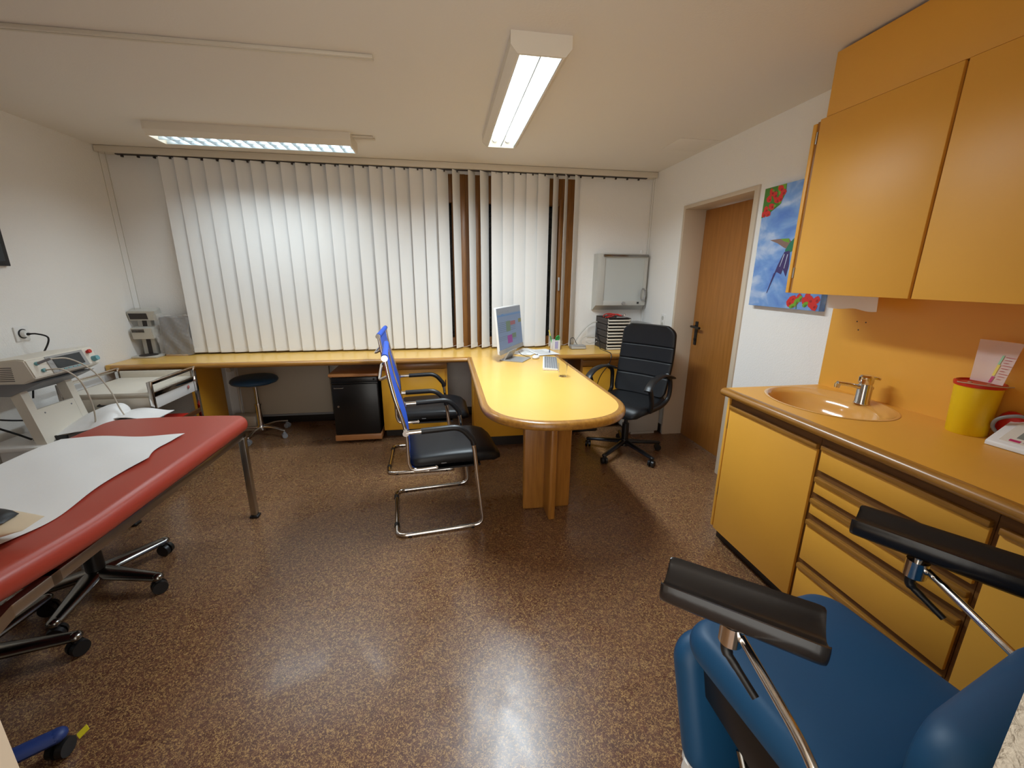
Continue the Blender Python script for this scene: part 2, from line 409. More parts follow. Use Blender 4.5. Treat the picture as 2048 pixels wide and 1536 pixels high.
# ================================================================== LAMPS
def lamp(label, cx, cy, along, fins, LAMP_W, spread):
    t = thing('fluorescent_lamp', label, 'lamp', (cx, cy, ZC), 0 if along == 'x' else R(90), 'ceiling lamps')
    Lh, W, H = .636, .128, .078      # half length, half width, height (local x = length)
    prof = [(-W, 0), (W, 0), (W, -.048), (W - .028, -H), (W - .036, -H), (W - .036, -.012), (-W + .036, -.012), (-W + .036, -H), (-W + .028, -H), (-W, -.048)]
    m = MB()
    m.loft([[(x, p[0], p[1]) for p in prof] for x in (-Lh, Lh)])
    endp = [(-W - .002, 0), (W + .002, 0), (W + .002, -.048), (W - .026, -H - .002), (-W + .026, -H - .002), (-W - .002, -.048)]
    for s in (-1, 1): m.loft([[(s * Lh, p[0], p[1]) for p in endp], [(s * (Lh + .012), p[0], p[1]) for p in endp]])
    finish('housing', m, 'lampw', t, local=True)
    for s in (-1, 1):
        m = MB().cyl((-Lh + .022, s * .045, -.036), (Lh - .022, s * .045, -.036), .013, seg=14)
        tb = finish('tube', m, 'tube', t, local=True)
        for q in (-1, 1): finish('tube_socket', MB().cyl((q * (Lh - .022), s * .045, -.036), (q * (Lh - .002), s * .045, -.036), .0142, seg=14), 'white', tb, local=True)
    m = MB(); w = W - .037
    m.box(-Lh + .005, Lh - .005, -.003, .003, -H + .003, -.03)
    for s in (-1, 1): m.box(-Lh + .005, Lh - .005, s * w - .002, s * w + .002, -H + .001, -.02)
    for k in range(1, fins or 1):
        x = -Lh + 2 * Lh * k / fins
        for s in (-1, 1):
            m.prism([(x - .009, -.050), (x + .009, -.050), (x, -H + .004)], s * .004, s * w, 'y')
    finish('louvre', m, 'louvre', t, local=True)
    ld = bpy.data.lights.new('lamp_light', 'AREA'); ld.shape = 'RECTANGLE'; ld.size = 2 * Lh - .08; ld.size_y = 2 * w - .01
    ld.energy = LAMP_W; ld.color = LAMP_C; ld.spread = R(spread)
    lo = bpy.data.objects.new('lamp_light', ld); COL.objects.link(lo); lo.location = (cx, cy, ZC - .0815); lo.rotation_euler = (0, 0, 0 if along == 'x' else R(90))
    return t
LAMP_C = (0.79, 0.92, 1.0)
lamp('white twin-tube ceiling lamp mounted lengthwise along the window blind', -1.262, 3.495, 'x', 16, 8.8, 142)
lamp('white twin-tube ceiling lamp above the desk, pointing toward the window', .428, 2.595, 'y', 0, 36.0, 160)
o = tag(finish('cable_conduit', MB().tube([(-.61, 3.42, ZC - .008), (-.47, 3.42, ZC - .008)], .008).tube([(-.61, 3.47, ZC - .008), (-.46, 3.47, ZC - .008)], .008), 'rail'), 'short pair of white cable conduits at the end of the ceiling lamp', 'conduit')

# ================================================================== VERTICAL BLIND
bl = thing('vertical_blind', 'off-white vertical blind with wide fabric slats across the window wall', 'blind', (-.30, 4.055, ZC))
m = MB().box(XL + .005, XR - .005, 4.015, 4.095, ZC - .05, ZC - .002, .004)
finish('head_rail', m, 'rail', bl)
m = MB().box(XL + .13, XR - .10, 4.04, 4.07, ZC - .057, ZC - .0505)
finish('rail_slot', m, 'dark', bl, label='dark slot of the head rail')
lefts = [317.5, 348, 377, 408, 440, 471, 501.5, 531, 561, 590.6, 621.7, 651.5, 678.5, 707.8, 738]
cent = [-2.158 + .1142 * k for k in range(31)]
ang = {0: 14, 20: 40, 21: 57, 22: 60, 23: 47, 27: 22, 28: 27, 29: 56, 30: 68}
ang_list = []
xs = [-2.218, -2.108, -2.003, -1.890, -1.772, -1.656, -1.541, -1.428, -1.312, -1.197, -1.075, -.956, -.848, -.729, -.605, -.493, -.388, -.270, -.150, -.034, .101, .240, .345, .448, .552, .659, .772, .880, 1.016, 1.125, 1.221]
an = [16] * 19 + [38, 56, 57, 46, 20, 14, 14, 14, 24, 55, 61, 50]
for i, (x, a) in enumerate(zip(xs, an)):
    a = a + random.uniform(-2, 2); w = .127; ca, sa = math.cos(R(a)), math.sin(R(a))
    ctr = Vector((x + w / 2 * ca, 4.055, 0))
    m = MB(); tw = R(random.uniform(-2.5, 2.5)); n = 8; zt, zb = 2.372, .786 + random.uniform(-.002, .002)
    def ring(z, aa):
        c_, s_ = math.cos(aa), math.sin(aa); out = []
        for k in range(n + 1):
            u = -w / 2 + w * k / n; d = .004 * (1 - (2 * k / n - 1) ** 2)
            out.append((ctr.x + u * c_ + d * s_, ctr.y + u * s_ - d * c_, z))
        for k in range(n, -1, -1):
            u = -w / 2 + w * k / n; d = .004 * (1 - (2 * k / n - 1) ** 2) - .0014
            out.append((ctr.x + u * c_ + d * s_, ctr.y + u * s_ - d * c_, z))
        return out
    m.loft([ring(zb + (zt - zb) * k / 10, R(a) + tw * math.sin(k / 10 * 3.1)) for k in range(11)])
    for z in (.792, .824): pass
    s = finish('slat', m, 'slat', bl)
    h = MB().box(ctr.x - .007, ctr.x + .007, ctr.y - .009, ctr.y + .009, 2.366, 2.384)
    # weight pocket hem at the foot of the slat
    h2 = MB().box(-w / 2 + .002, w / 2 - .002, -.0045, -.001, .79, .826)
    h2.bm.transform(Matrix.Translation((ctr.x, ctr.y, 0)) @ Matrix.Rotation(R(a), 4, 'Z'))
    finish('hem', h2, 'slat', s)
m = MB()
for k in range(40):
    x = XL + .17 + k * .1142
    if x < XR - .12: m.box(x - .006, x + .006, 4.045, 4.065, ZC - .072, ZC - .0565)
finish('carrier', m, 'dark', bl, label='dark slat carriers below the rail')
m = MB()
for i in range(len(xs) - 1):
    for dx in (.0,):
        p = Vector((xs[i], 4.02, .815)); q = Vector((xs[i + 1], 4.02, .815)); 
        m.tube(spline([p, (p + q) / 2 + Vector((0, -.006, -.016)), q], 4), .0012, 5)
finish('chain', m, 'slat', bl)
m = MB()
for dx in (0, .035): m.tube([(XL + .045 + dx, 4.0 + dx * .4, ZC - .05), (XL + .055 + dx, 4.005 + dx * .4, .95)], .0016, 6)
finish('cord', m, 'cord', bl)
m = MB()
for dx in (0, .02): m.tube([(XR - .03 - dx, 4.02, ZC - .05), (XR - .028 - dx, 4.03, .86)], .0014, 6)
finish('cord', m, 'cord', bl)

# ================================================================== WINDOW WORKTOP + DESK
def nose(y0, z0, z1, out, n=8):
    """half round nose profile points (d, z) protruding by out"""
    h = (z1 - z0) / 2; zc = (z0 + z1) / 2
    return [(out * math.cos(a), zc + h * math.sin(a)) for a in [math.pi / 2 - math.pi * k / n for k in range(n + 1)]]
wt = thing('worktop', 'long yellow worktop with rounded wooden edge running under the window', 'worktop', (-.3, 3.9, WT))
WY = 3.625
m = MB().box(XL + .01, XR - .003, WY, YB - .001, WT - .042, WT); finish('top_panel', m, 'desk', wt)
def edge_x(x0, x1):
    m = MB(); pr = nose(0, WT - .044, WT, .026)
    m.loft([[(x, WY - d, z) for d, z in pr] + [(x, WY + .012, WT - .044), (x, WY + .012, WT + .0006)] for x in (x0, x1)])
    return m
finish('edge_band', edge_x(XL + .055, .20), 'woodx', wt); finish('edge_band', edge_x(.985, XR - .003), 'woodx', wt)
dk = thing('desk', 'yellow peninsula desk with half-round end and wooden rim on a cross-shaped leg', 'desk', (.595, 2.38, 0))
DX0, DX1, DCY, DA = .205, .985, 2.27, .39
def outline(off, n=28):
    cx = (DX0 + DX1) / 2; hw = (DX1 - DX0) / 2 + off; pts = [(cx + hw, WY - .002)]
    for k in range(n + 1):
        t = math.pi * k / n; c_, s_ = math.cos(t), math.sin(t); e = .84
        pts.append((cx + hw * math.copysign(abs(c_) ** e, c_), DCY - (DA + off) * abs(s_) ** e))
    pts.append((cx - hw, WY - .002)); return pts
m = MB().prism(outline(-.012), WT - .040, WT, 'z'); finish('desk_top', m, 'desk', dk)
m = MB(); pr = nose(0, WT - .045, WT + .0008, .020); rings = []
for (a, b) in zip(outline(0), outline(1.0)):
    pass
O0, O1 = outline(-.013), outline(.007)
for k in range(len(O0)):
    a = Vector((*O0[k], 0)); b = Vector((*O1[k], 0)); d = (b - a); 
    if k in (0, len(O0) - 1): d = Vector((math.copysign(.020, b.x - a.x), 0, 0))
    b = a + d; dn = d.normalized()
    rings.append([tuple(b + dn * q + Vector((0, 0, z))) for q, z in pr] + [tuple(a + Vector((0, 0, WT - .045))), tuple(a + Vector((0, 0, WT + .0008)))])
m.loft(rings); finish('rim', m, 'woody', dk)
lx, ly = .612, 2.372
m = MB().box(lx - .155, lx + .155, ly - .022, ly + .022, 0, WT - .043, .012, 3).box(lx - .022, lx + .022, ly - .165, ly + .165, 0, WT - .043, .012, 3)
finish('cross_leg', m, 'woodz', dk)
cb = thing('desk_cabinet', 'yellow cabinet carrying the inner end of the peninsula desk', 'cabinet', (.56, 3.38, 0))
finish('body', MB().box(.218, .92, 3.385, WY - .005, .10, WT - .044, .002).box(.212, .226, 3.38, WY - .003, .10, WT - .044, .002), 'yellow', cb)
finish('plinth', MB().box(.235, .90, 3.43, WY - .01, 0, .10), 'plinth', cb)
# cupboard below the worktop left of the desk
cb = thing('base_cabinet', 'yellow base cabinet under the worktop, right of the black pedestal', 'cabinet', (-.3, 3.7, 0), group='base cabinets under the worktop')
finish('body', MB().box(-.585, 0, 3.722, YB - .02, .085, WT - .044), 'yellow', cb)
finish('rail', MB().box(-.585, 0, 3.700, 3.722, .655, .705, .004).box(-.585, 0, 3.712, 3.722, .705, .726), 'woodx', cb)
d_ = finish('door', MB().box(-.583, -.022, 3.702, 3.720, .09, .652, .002), 'yellow', cb)
finish('hinge', MB().box(-.020, -.012, 3.704, 3.715, .50, .55, .002), 'darkwood', d_)
finish('plinth', MB().box(-.58, -.005, 3.79, YB - .03, 0, .085), 'plinth', cb)
cb = thing('base_cabinet', 'yellow base cabinet with wooden side under the worktop, behind the office chair', 'cabinet', (1.48, 3.7, 0), group='base cabinets under the worktop')
finish('body', MB().box(1.275, 1.69, 3.722, YB - .02, .085, WT - .044), 'yellow', cb)
finish('side_panel', MB().box(1.255, 1.275, 3.69, YB - .02, .02, WT - .044, .003), 'woodz', cb)
finish('rail', MB().box(1.275, 1.69, 3.695, 3.722, .64, .70, .004), 'woodx', cb)
d_ = finish('door', MB().box(1.378, 1.688, 3.700, 3.720, .09, .635, .002).box(1.278, 1.374, 3.700, 3.720, .09, .635, .002), 'yellow', cb)
finish('plinth', MB().box(1.28, 1.685, 3.79, YB - .03, 0, .085), 'plinth', cb)
# yellow support panel at the left
o = tag(finish('support_panel', MB().box(-2.10, -2.075, 3.68, YB - .016, 0, WT - .043, .002), 'yellow'), 'yellow upright panel supporting the worktop behind the white trolley', 'panel')
base_at(o, (-2.09, 3.9, 0))

# pedestal
pd = thing('pedestal_cabinet', 'black pedestal cabinet with wooden top and base under the worktop', 'cabinet', (-.80, 3.67, 0))
finish('body', MB().box(-1.0, -.612, 3.685, 4.10, .075, .60, .003), 'blackmetal', pd)
finish('top', MB().box(-1.015, -.598, 3.655, 4.11, .612, .640, .008, 3), 'pedwood', pd)
finish('base', MB().box(-1.008, -.604, 3.665, 4.11, .022, .075, .006, 3), 'pedwood', pd)
d_ = finish('door', MB().box(-.998, -.614, 3.667, 3.684, .082, .545, .004), 'blackmetal', pd)
finish('handle', MB().tube(arc_path([(-.975, 3.667, .515), (-.975, 3.652, .515), (-.90, 3.652, .515), (-.90, 3.667, .515)], .008), .0035, 8), 'steel', d_, label='silver bar handle')
finish('lock', MB().cyl((-.955, 3.668, .345), (-.955, 3.662, .345), .009), 'steel', d_)
finish('drawer', MB().box(-.998, -.614, 3.672, 3.684, .553, .604, .003).cyl((-.64, 3.672, .585), (-.64, 3.668, .585), .008).box(-.998, -.614, 3.660, 3.672, .553, .562, .002), 'blackmetal', pd)

# radiator
rd = thing('radiator', 'beige flat panel radiator below the worktop behind the stool', 'radiator', (-1.5, 4.27, .15))
finish('panel', MB().box(-1.99, -1.16, 4.245, 4.275, .115, .64, .004), 'radiator', rd)
finish('lower_rail', MB().box(-1.99, -1.16, 4.24, 4.28, .095, .115, .003), 'midgrey', rd)
finish('bracket', MB().box(-1.75, -1.70, 4.275, YB + .18, .2, .6).box(-1.3, -1.25, 4.275, YB + .18, .2, .6), 'radiator', rd)
m = MB().cyl((-2.02, 4.20, .60), (-2.02, 4.14, .60), .024, .021).cyl((-2.02, 4.20, .60), (-2.02, 4.26, .60), .010).cyl((-2.02, 4.26, .60), (-1.985, 4.26, .60), .009).cyl((-2.02, 4.26, .60), (-2.02, 4.26, .02), .008)
finish('valve', m, 'cream', rd, label='round cream thermostat valve')
o = tag(finish('pipe_casing', MB().box(-2.06, -1.835, 4.10, 4.23, 0, .15, .008), 'beige'), 'low beige box on the floor under the radiator, behind the round stool', 'box'); base_at(o, (-1.95, 4.16, 0))

# ================================================================== castors / star bases
def castor(parent, p, ang, r=.026, name='castor', mt='black', w=.018):
    """twin-wheel castor centred at p (floor point), local coordinates of the thing"""
    T = Matrix.Translation(p) @ Matrix.Rotation(ang, 4, 'Z'); m = MB()
    for s in (-1, 1):
        a, b = T @ Vector((0, s * (w * .3), r)), T @ Vector((0, s * (w * .3 + w), r))
        m.cyl(a, b, r, r * .93, 18)
    n0 = len(m.bm.verts)
    m.box(-.012, .012, -w * .7, w * .7, r * .8, 2 * r + .008, .004, mtx=T)
    m.cyl(T @ Vector((0, 0, 2 * r)), T @ Vector((0, 0, 2 * r + .022)), .006)
    return finish(name, m, mt, parent, local=True)

def star_base(t, rad, zhub, ztip, a0, legmat, castmat, cr=.026, w0=.028, w1=.016, h0=.03, h1=.018, n=5, curve=0.0, rounded=True):
    for k in range(n):
        a = a0 + 2 * math.pi * k / n; T = Matrix.Rotation(a, 4, 'Z'); rings = []
        for q in range(9):
            u = q / 8; x = .02 + (rad - .02) * u; z = zhub + (ztip - zhub) * u + curve * math.sin(math.pi * min(1, u)) ; w = w0 + (w1 - w0) * u; h = h0 + (h1 - h0) * u
            rings.append([T @ Vector((x, w * math.cos(b) , z + h / 2 * math.sin(b))) for b in [2 * math.pi * j / 12 for j in range(12)]])
        m = MB(); m.loft(rings); m.ball(T @ Vector((rad, 0, ztip)), w1 * 1.0, w1, h1 / 2 + .001, 12)
        lg = finish('leg', m, legmat, t, local=True)
        castor(lg, T @ Vector((rad, 0, 0)), a + .9 + k, cr, mt=castmat)

# round stool under the worktop
st = thing('round_stool', 'round navy-seated stool on chrome five-star base under the worktop', 'stool', (-1.735, 3.97, 0))
m = MB(); m.lathe([(0, .575), (.10, .573), (.165, .566), (.188, .552), (.194, .535), (.186, .520), (.0, .518)], seg=40); finish('seat', m, 'navy', st, local=True)
finish('seat_plate', MB().lathe([(0, .519), (.15, .519), (.155, .512), (.15, .505), (0, .505)], seg=32), 'steel', st, local=True)
finish('column', MB().cyl((0, 0, .30), (0, 0, .51), .016).cyl((0, 0, .08), (0, 0, .305), .025, .023).cyl((0, 0, .30), (0, 0, .312), .03), 'chrome', st, local=True)
star_base(st, .245, .085, .070, R(-22), 'chrome', 'midgrey', .024, .016, .012, .022, .016, curve=.014)
finish('hub', MB().lathe([(0, .108), (.03, .105), (.036, .085), (.03, .06), (0, .058)]), 'chrome', st, local=True)

# ================================================================== VISITOR CHAIRS
def visitor_chair(label, o, yaw):
    d = Vector((math.cos(yaw), math.sin(yaw), 0)); n = Vector((-math.sin(yaw), math.cos(yaw), 0))
    c = Vector((o[0], o[1], 0)) + d * .25 + n * .27
    t = thing('visitor_chair', label, 'chair', tuple(c), yaw, 'visitor chairs at the desk')
    P = lambda u, v, z: Vector((u - .25, v - .27, z))
    r = .0125; V0, V1 = 0.0, .54
    path = [P(.085, V0, .640), P(.385, V0, .648), P(.452, V0, .56), P(.507, V0, r), P(.0, V0, r), P(.0, V1, r), P(.507, V1, r), P(.452, V1, .56), P(.385, V1, .648), P(.085, V1, .640)]
    m = MB().tube(arc_path(path, [.075, .10, .06, .06, .06, .06, .10, .075]), r, 12)
    finish('sled_frame', m, 'chrome', t, local=True)
    m = MB()
    for v in (V0, V1):
        m.tube(arc_path([P(.165, v, .643), P(.383, v, .649), P(.450, v, .565), P(.456, v, .535)], [.075, .02]), .0175, 12)
        s = finish('armrest', m, 'black', t, local=True); m = MB()
    for v in (V0, V1):
        for u in (.07, .44): finish('floor_glide', MB().cyl(P(u, v, .0), P(u, v, .012), .013), 'black', t, local=True)
    m = MB()
    for v in (.10, .44): m.cyl(P(0, v, r), P(0, v + .03, r), .0155)
    m.box(*[x for x in (-.265, -.235)], .06 - .27, .09 - .27, -.0005, .004) if False else None
    finish('rubber_sleeve', m, 'black', t, local=True)
    # back frame
    va, vb = .028, .512
    side = lambda v: [P(.0, v, 1.055), P(.015, v, .945), P(.038, v, .825), P(.083, v, .640), P(.088, v, .49)]
    bot = [P(.088, va, .47), P(.098, va, .425), P(.125, va, .395), P(.20, va, .40)]
    m = MB()
    for v in (va, vb):
        m.tube(spline(side(v) + [P(.092, v, .44), P(.12, v, .405), P(.24, v, .405)], 6), .011, 10)
    m.cyl(P(.24, va, .405), P(.24, vb, .405), .011)
    m.cyl(P(.0, va - .02, 1.055), P(.0, vb + .02, 1.055), .013)
    for v in (va - .02, vb + .02):
        s_ = -1 if v < .2 else 1
        m.cyl(P(0, v, 1.055), P(0, v + s_ * .006, 1.055), .0165)
        m.cyl(P(.083, v + s_ * .02, .640), P(.083, v - s_ * .02, .640), .017)
    m.tube(arc_path([P(.012, va, .955), P(-.035, va + .03, .93), P(-.035, vb - .03, .93), P(.012, vb, .955)], .03), .008, 8)
    finish('back_frame', m, 'chrome', t, local=True)
    m = MB(); prof = spline([P(-.004, 0, 1.07), P(.015, 0, .955), P(.038, 0, .83), P(.085, 0, .640), P(.090, 0, .49), P(.097, 0, .43), P(.13, 0, .408)], 6)
    def fn(a, b):
        k = a * (len(prof) - 1); i = min(int(k), len(prof) - 2); p = prof[i].lerp(prof[i + 1], k - i)
        sag = .016 * math.sin(math.pi * b) * math.sin(math.pi * min(1, a * 1.6) * .5)
        return (p.x + sag * .9, va - .27 + .004 + (vb - va - .008) * b, p.z)
    m.grid(fn, 30, 10, .007); m.cyl(P(0, va + .004, 1.055), P(0, vb - .004, 1.055), .0175); finish('backrest', m, 'mesh', t, local=True)
    # seat
    m = MB(); rings = []
    for q in range(15):
        u = .085 + .545 * q / 14; s = q / 14
        zt = .478 + .01 * math.sin(s * 3.1) - .028 * max(0, (s - .74) / .26) ** 2; th = .092 - .012 * max(0, (s - .8) / .2)
        hw = .236 - .035 * max(0, (s - .70) / .30) ** 2.2 - .03 * max(0, (.1 - s) / .1) ** 2
        if q in (0, 14): zt -= .02; th -= .04; hw -= .012
        pts = []
        for k in range(24):
            a = 2 * math.pi * k / 24; e = .38
            ca, sa = math.cos(a), math.sin(a)
            pts.append((u - .25, hw * math.copysign(abs(ca) ** e, ca), zt - th / 2 + th / 2 * math.copysign(abs(sa) ** .55, sa)))
        rings.append(pts)
    m.loft(rings); s = finish('seat', m, 'blacksoft', t, local=True, sharp=60)
    finish('label_tag', MB().box(P(.27, 0, 0).x, P(.30, 0, 0).x, -.2375, -.2345, .422, .426), 'midgrey', s, local=True)
    finish('seat_bracket', MB().box(P(.2, 0, 0).x, P(.50, 0, 0).x, -.235, .235, .385, .396).tube([P(.464, 0, .395), P(.464, .54, .395)], .010), 'blackmetal', t, local=True)
    return t
visitor_chair('nearer of the two blue mesh-back visitor chairs with chrome sled frame', (-.315, 2.158), R(6.5))
visitor_chair('blue mesh-back visitor chair standing closer to the window, partly hidden by another', (-.468, 2.975), R(2))

# ================================================================== OFFICE CHAIR
oc = thing('office_chair', 'black padded swivel office chair with arched armrests between desk and door', 'chair', (1.485, 3.12, 0), math.atan2(-.6, -.8))
a_leg = math.atan2(2.931 - 3.12, 1.235 - 1.485) - math.atan2(-.6, -.8)
star_base(oc, .315, .105, .072, a_leg, 'blackmetal', 'black', .028, .026, .020, .04, .026)
finish('hub', MB().lathe([(0, .135), (.034, .13), (.038, .07), (0, .06)]), 'blackmetal', oc, local=True)
finish('column', MB().cyl((0, 0, .12), (0, 0, .27), .030, .028).cyl((0, 0, .25), (0, 0, .41), .016), 'blackmetal', oc, local=True)
finish('mechanism', MB().box(-.13, .12, -.08, .08, .395, .43, .008).cyl((.10, -.08, .395), (.10, .08, .395), .022).cyl((.13, .0, .385), (.17, 0, .365), .028), 'blackmetal', oc, local=True)
m = MB(); rings = []
for q in range(15):
    s = q / 14; x = -.24 + .50 * s; zt = .505 - .012 * math.sin(s * 3.0) - .045 * max(0, (s - .75) / .25) ** 2; th = .085
    hw = .245 - .05 * max(0, (s - .72) / .28) ** 2 - .02 * max(0, (.15 - s) / .15) ** 2
    if q in (0, 14): zt -= .022; th = .042; hw -= .02
    rings.append([(x, hw * math.copysign(abs(math.cos(a)) ** .4, math.cos(a)), zt - th / 2 + th / 2 * math.copysign(abs(math.sin(a)) ** .6, math.sin(a))) for a in [2 * math.pi * k / 28 for k in range(28)]])
m.loft(rings); finish('seat', m, 'blacksoft', oc, local=True, sharp=60)
# backrest: padded panels with seams
def back_pt(v, s):
    z = .50 + .58 * s; x = -.205 - .10 * s - .03 * math.sin(math.pi * s * .9)
    return x, z
m = MB(); rings = []; N = 140
for q in range(N + 1):
    s = q / N; x, z = back_pt(0, s)
    hw = .232 + .012 * math.sin(math.pi * s); 
    if s > .86: hw *= (1 - ((s - .86) / .14) ** 2.4 * .30)
    if s < .06: hw *= .93 + .07 * s / .06
    f = min(abs(s - b) for b in (.27, .485, .70)); dent = .008 * math.exp(-(f / .006) ** 2)
    th = .066 if 0 < q < N else .03
    ring = []
    for k in range(28):
        a = 2 * math.pi * k / 28; ca, sa = math.cos(a), math.sin(a)
        yy = hw * math.copysign(abs(ca) ** .35, ca); tt = math.copysign(abs(sa) ** .6, sa)
        dx = th / 2 * tt - (dent if sa > 0.2 else 0) + .03 * (yy / hw) ** 2
        ring.append((x + dx, yy, z))
    rings.append(ring)
m.loft(rings); br = finish('backrest', m, 'blacksoft', oc, local=True, sharp=60)
for s_ in (-1, 1):
    y = s_ * .268
    m = MB()
    arch = spline([(.10, y * .93, .455), (.125, y, .52), (.150, y, .60), (.175, y, .655)], 6)
    top = spline([(.215, y, .640), (.185, y, .672), (.12, y, .706), (.02, y, .722), (-.08, y, .715), (-.175, y, .690), (-.215, y, .675)], 8)
    m.tube(arch, .018, 10, flat=1.2); m.tube(top, .032, 14, flat=.36)
    m.tube(spline([(-.10, y, .712), (-.175, y, .66), (-.19, y, .56), (-.17, y * .97, .49), (-.08, y * .93, .452), (.10, y * .93, .452)], 6), .017, 10, flat=1.1)
    finish('armrest', m, 'black', oc, local=True)

# white bin beside it
o = tag(finish('white_side_cabinet', MB().box(1.70, 1.995, 3.49, 3.83, .03, .50, .008, 3).box(1.73, 1.97, 3.51, 3.81, 0.0, .035), 'grey'), 'low white cabinet on the floor behind the office chair, beside the door frame', 'cabinet'); base_at(o, (1.85, 3.66, 0))
o = tag(finish('black_power_box', MB().box(1.10, 1.43, 3.64, 3.77, 0, .075, .01, 3), 'black'), 'flat black box on the floor under the worktop, right of the desk leg', 'box')
base_at(o, (1.27, 3.7, 0)); finish('indicator_light', MB().ball((1.245, 3.638, .035), .008), 'white', o)

# ================================================================== THINGS ON THE WORKTOP AND DESK
# monitor
mo = thing('computer_monitor', 'white computer monitor with calendar screen turned toward the office chair', 'monitor', (.57, 3.50, WT))
u = Vector((.30, .50, 0)).normalized(); nn = Vector((u.y, -u.x, 0)); tilt = .10
upv = (Vector((0, 0, 1)) - nn * tilt).normalized(); A = Vector((.435, 3.335, .835)); W_, H_ = .55, .385
def mp(a, b, d=0): return A + u * (a * W_) + upv * (b * H_) + nn * d
def slab(m, a0, a1, b0, b1, d0, d1):
    return m.loft([[mp(a0, b0, d), mp(a1, b0, d), mp(a1, b1, d), mp(a0, b1, d)] for d in (d0, d1)])
m = MB(); slab(m, 0, 1, 0, 1, -.022, -.002); bmesh.ops.bevel(m.bm, geom=list(m.bm.edges), offset=.004, segments=2, affect='EDGES'); finish('monitor_housing', m, 'white', mo)
m = MB(); slab(m, .0, 1, -.005, .085, -.002, .003); finish('chin', m, 'alu', mo)
m = MB(); sl = ['s_bg', 's_top', 's_blue', 's_green', 's_pink', 's_red', 's_olive', 's_grey']
slab(m, .02, .985, .095, .98, -.002, .0012)
def blk(i, a0, a1, b0, b1): m.use(i); slab(m, .02 + .965 * a0, .02 + .965 * a1, .095 + .885 * b0, .095 + .885 * b1, .0012, .0016)
blk(1, 0, 1, .86, 1.0); blk(2, 0, 1, .80, .83); blk(2, .17, .25, .835, .86)
for k in range(6): blk(7, .08 + k * .07, .11 + k * .07, .885, .915)
blk(3, .32, .50, .40, .66); blk(5, .50, .72, .54, .64); blk(6, .86, 1.0, .56, .66); blk(4, .34, .54, .10, .30); blk(3, .54, .72, .20, .32)
for k in range(6): blk(7, .02, .32, .42 + k * .045, .43 + k * .045)
for k in range(3): blk(7, .50, .72, .42 + k * .045, .43 + k * .045)
for k in range(3): blk(7, .0, .34, .22 + k * .04, .227 + k * .04)
blk(7, .54, .74, .17, .18); blk(7, .54, .70, .24, .25)
finish('screen', m, sl, mo, smooth=False)
m = MB(); cb_ = Vector((.575, 3.475, 0))
q = [cb_ + u * a + nn * b for a, b in ((-.105, -.09), (.105, -.09), (.105, .12), (-.105, .12))]
m.loft([[Vector((p.x, p.y, WT + h)) for p in q] for h in (.0005, .008)])
pts = [( -.02, .05), (-.075, .008), (-.085, .0), (-.06, .0), (.0, .045)]
finish('foot_plate', m, 'alu', mo)
m = MB(); m.loft([[Vector((*(cb_ + u * a + nn * b).xy, WT + z)) for b, z in ((-.075, .004), (-.012, .085), (-.002, .085), (-.05, .004))] for a in (-.085, .085)])
finish('stand', m, 'alu', mo)
# keyboard
kb = thing('keyboard', 'white keyboard with dark grey keys lying on the desk', 'keyboard', (.836, 3.235, WT), R(-13.5))
m = MB(); m.prism([(-.058, 0), (.058, 0), (.058, .014), (-.058, .022)], -.235, .235, 'y'); bmesh.ops.bevel(m.bm, geom=list(m.bm.edges), offset=.003, segments=2, affect='EDGES'); finish('case', m, 'white', kb, local=True)
m = MB(); slope = -.008 / .116
for r_ in range(6):
    x = -.046 + r_ * .0178; y = -.226; k = 0
    zt = .0185 - slope * 0 + (.058 - (x + .058)) * .069 - .001
    while y < .222:
        w = .0155 if not (r_ == 1 and k == 5) else .085
        if r_ == 1 and k == 5: w = .085
        if not (.085 < y < .092 or .145 < y < .152):
            m.box(x, x + .0155, y, min(y + w, .228), zt - .004, zt + .004)
        y += w + .0022; k += 1
finish('keys', m, 'midgrey', kb, local=True)
# mouse
o = thing('computer_mouse', 'white computer mouse beside the keyboard, near the papers', 'mouse', (.775, 3.50, WT), R(60))
m = MB(); m.ball((0, 0, .012), .052, .031, .018, 20); finish('mouse_body', m, 'white', o, local=True)
finish('scroll_strip', MB().box(-.0, .05, -.003, .003, .020, .031), 'black', o, local=True)
o = tag(finish('mouse_cable', MB().tube(spline([(.73, 3.545, WT + .004), (.70, 3.60, WT + .004), (.66, 3.62, WT + .02), (.64, 3.60, WT + .05)], 6), .0025, 6), 'black'), 'thin black cable between monitor stand and mouse', 'cable')
# papers
def sheet(name, label, c, w, l, rz, z, mt='paper', group='papers on the worktop', lines=True):
    t = thing(name, label, 'paper', (c[0], c[1], z), rz, group)
    m = MB(); ph = random.random() * 6
    m.grid(lambda a, b: ((a - .5) * w, (b - .5) * l, .0012 + .0015 * (1 + math.sin(a * 5 + ph) * math.cos(b * 4))), 8, 8, .0008)
    finish('sheet', m, mt, t, local=True)
    if lines:
        m = MB()
        for k in range(9): m.box(-w * .38, w * (.1 + .25 * random.random()), -l * .38 + k * l * .085, -l * .38 + k * l * .085 + .003, .0045, .0049)
        finish('printed_lines', m, 's_grey' if False else 'alu', t, local=True)
    return t
sheet('paper_sheet', 'printed sheet lying half over another at the worktop behind the mouse', (.90, 3.765, 0), .21, .297, R(12), WT + .004)
sheet('paper_sheet', 'white sheet under a crumpled plastic wrapper behind the monitor', (.755, 3.815, 0), .21, .297, R(-35), WT)
t = thing('plastic_wrapper', 'crumpled clear plastic wrapper on the papers behind the monitor', 'wrapper', (.76, 3.90, WT + .005))
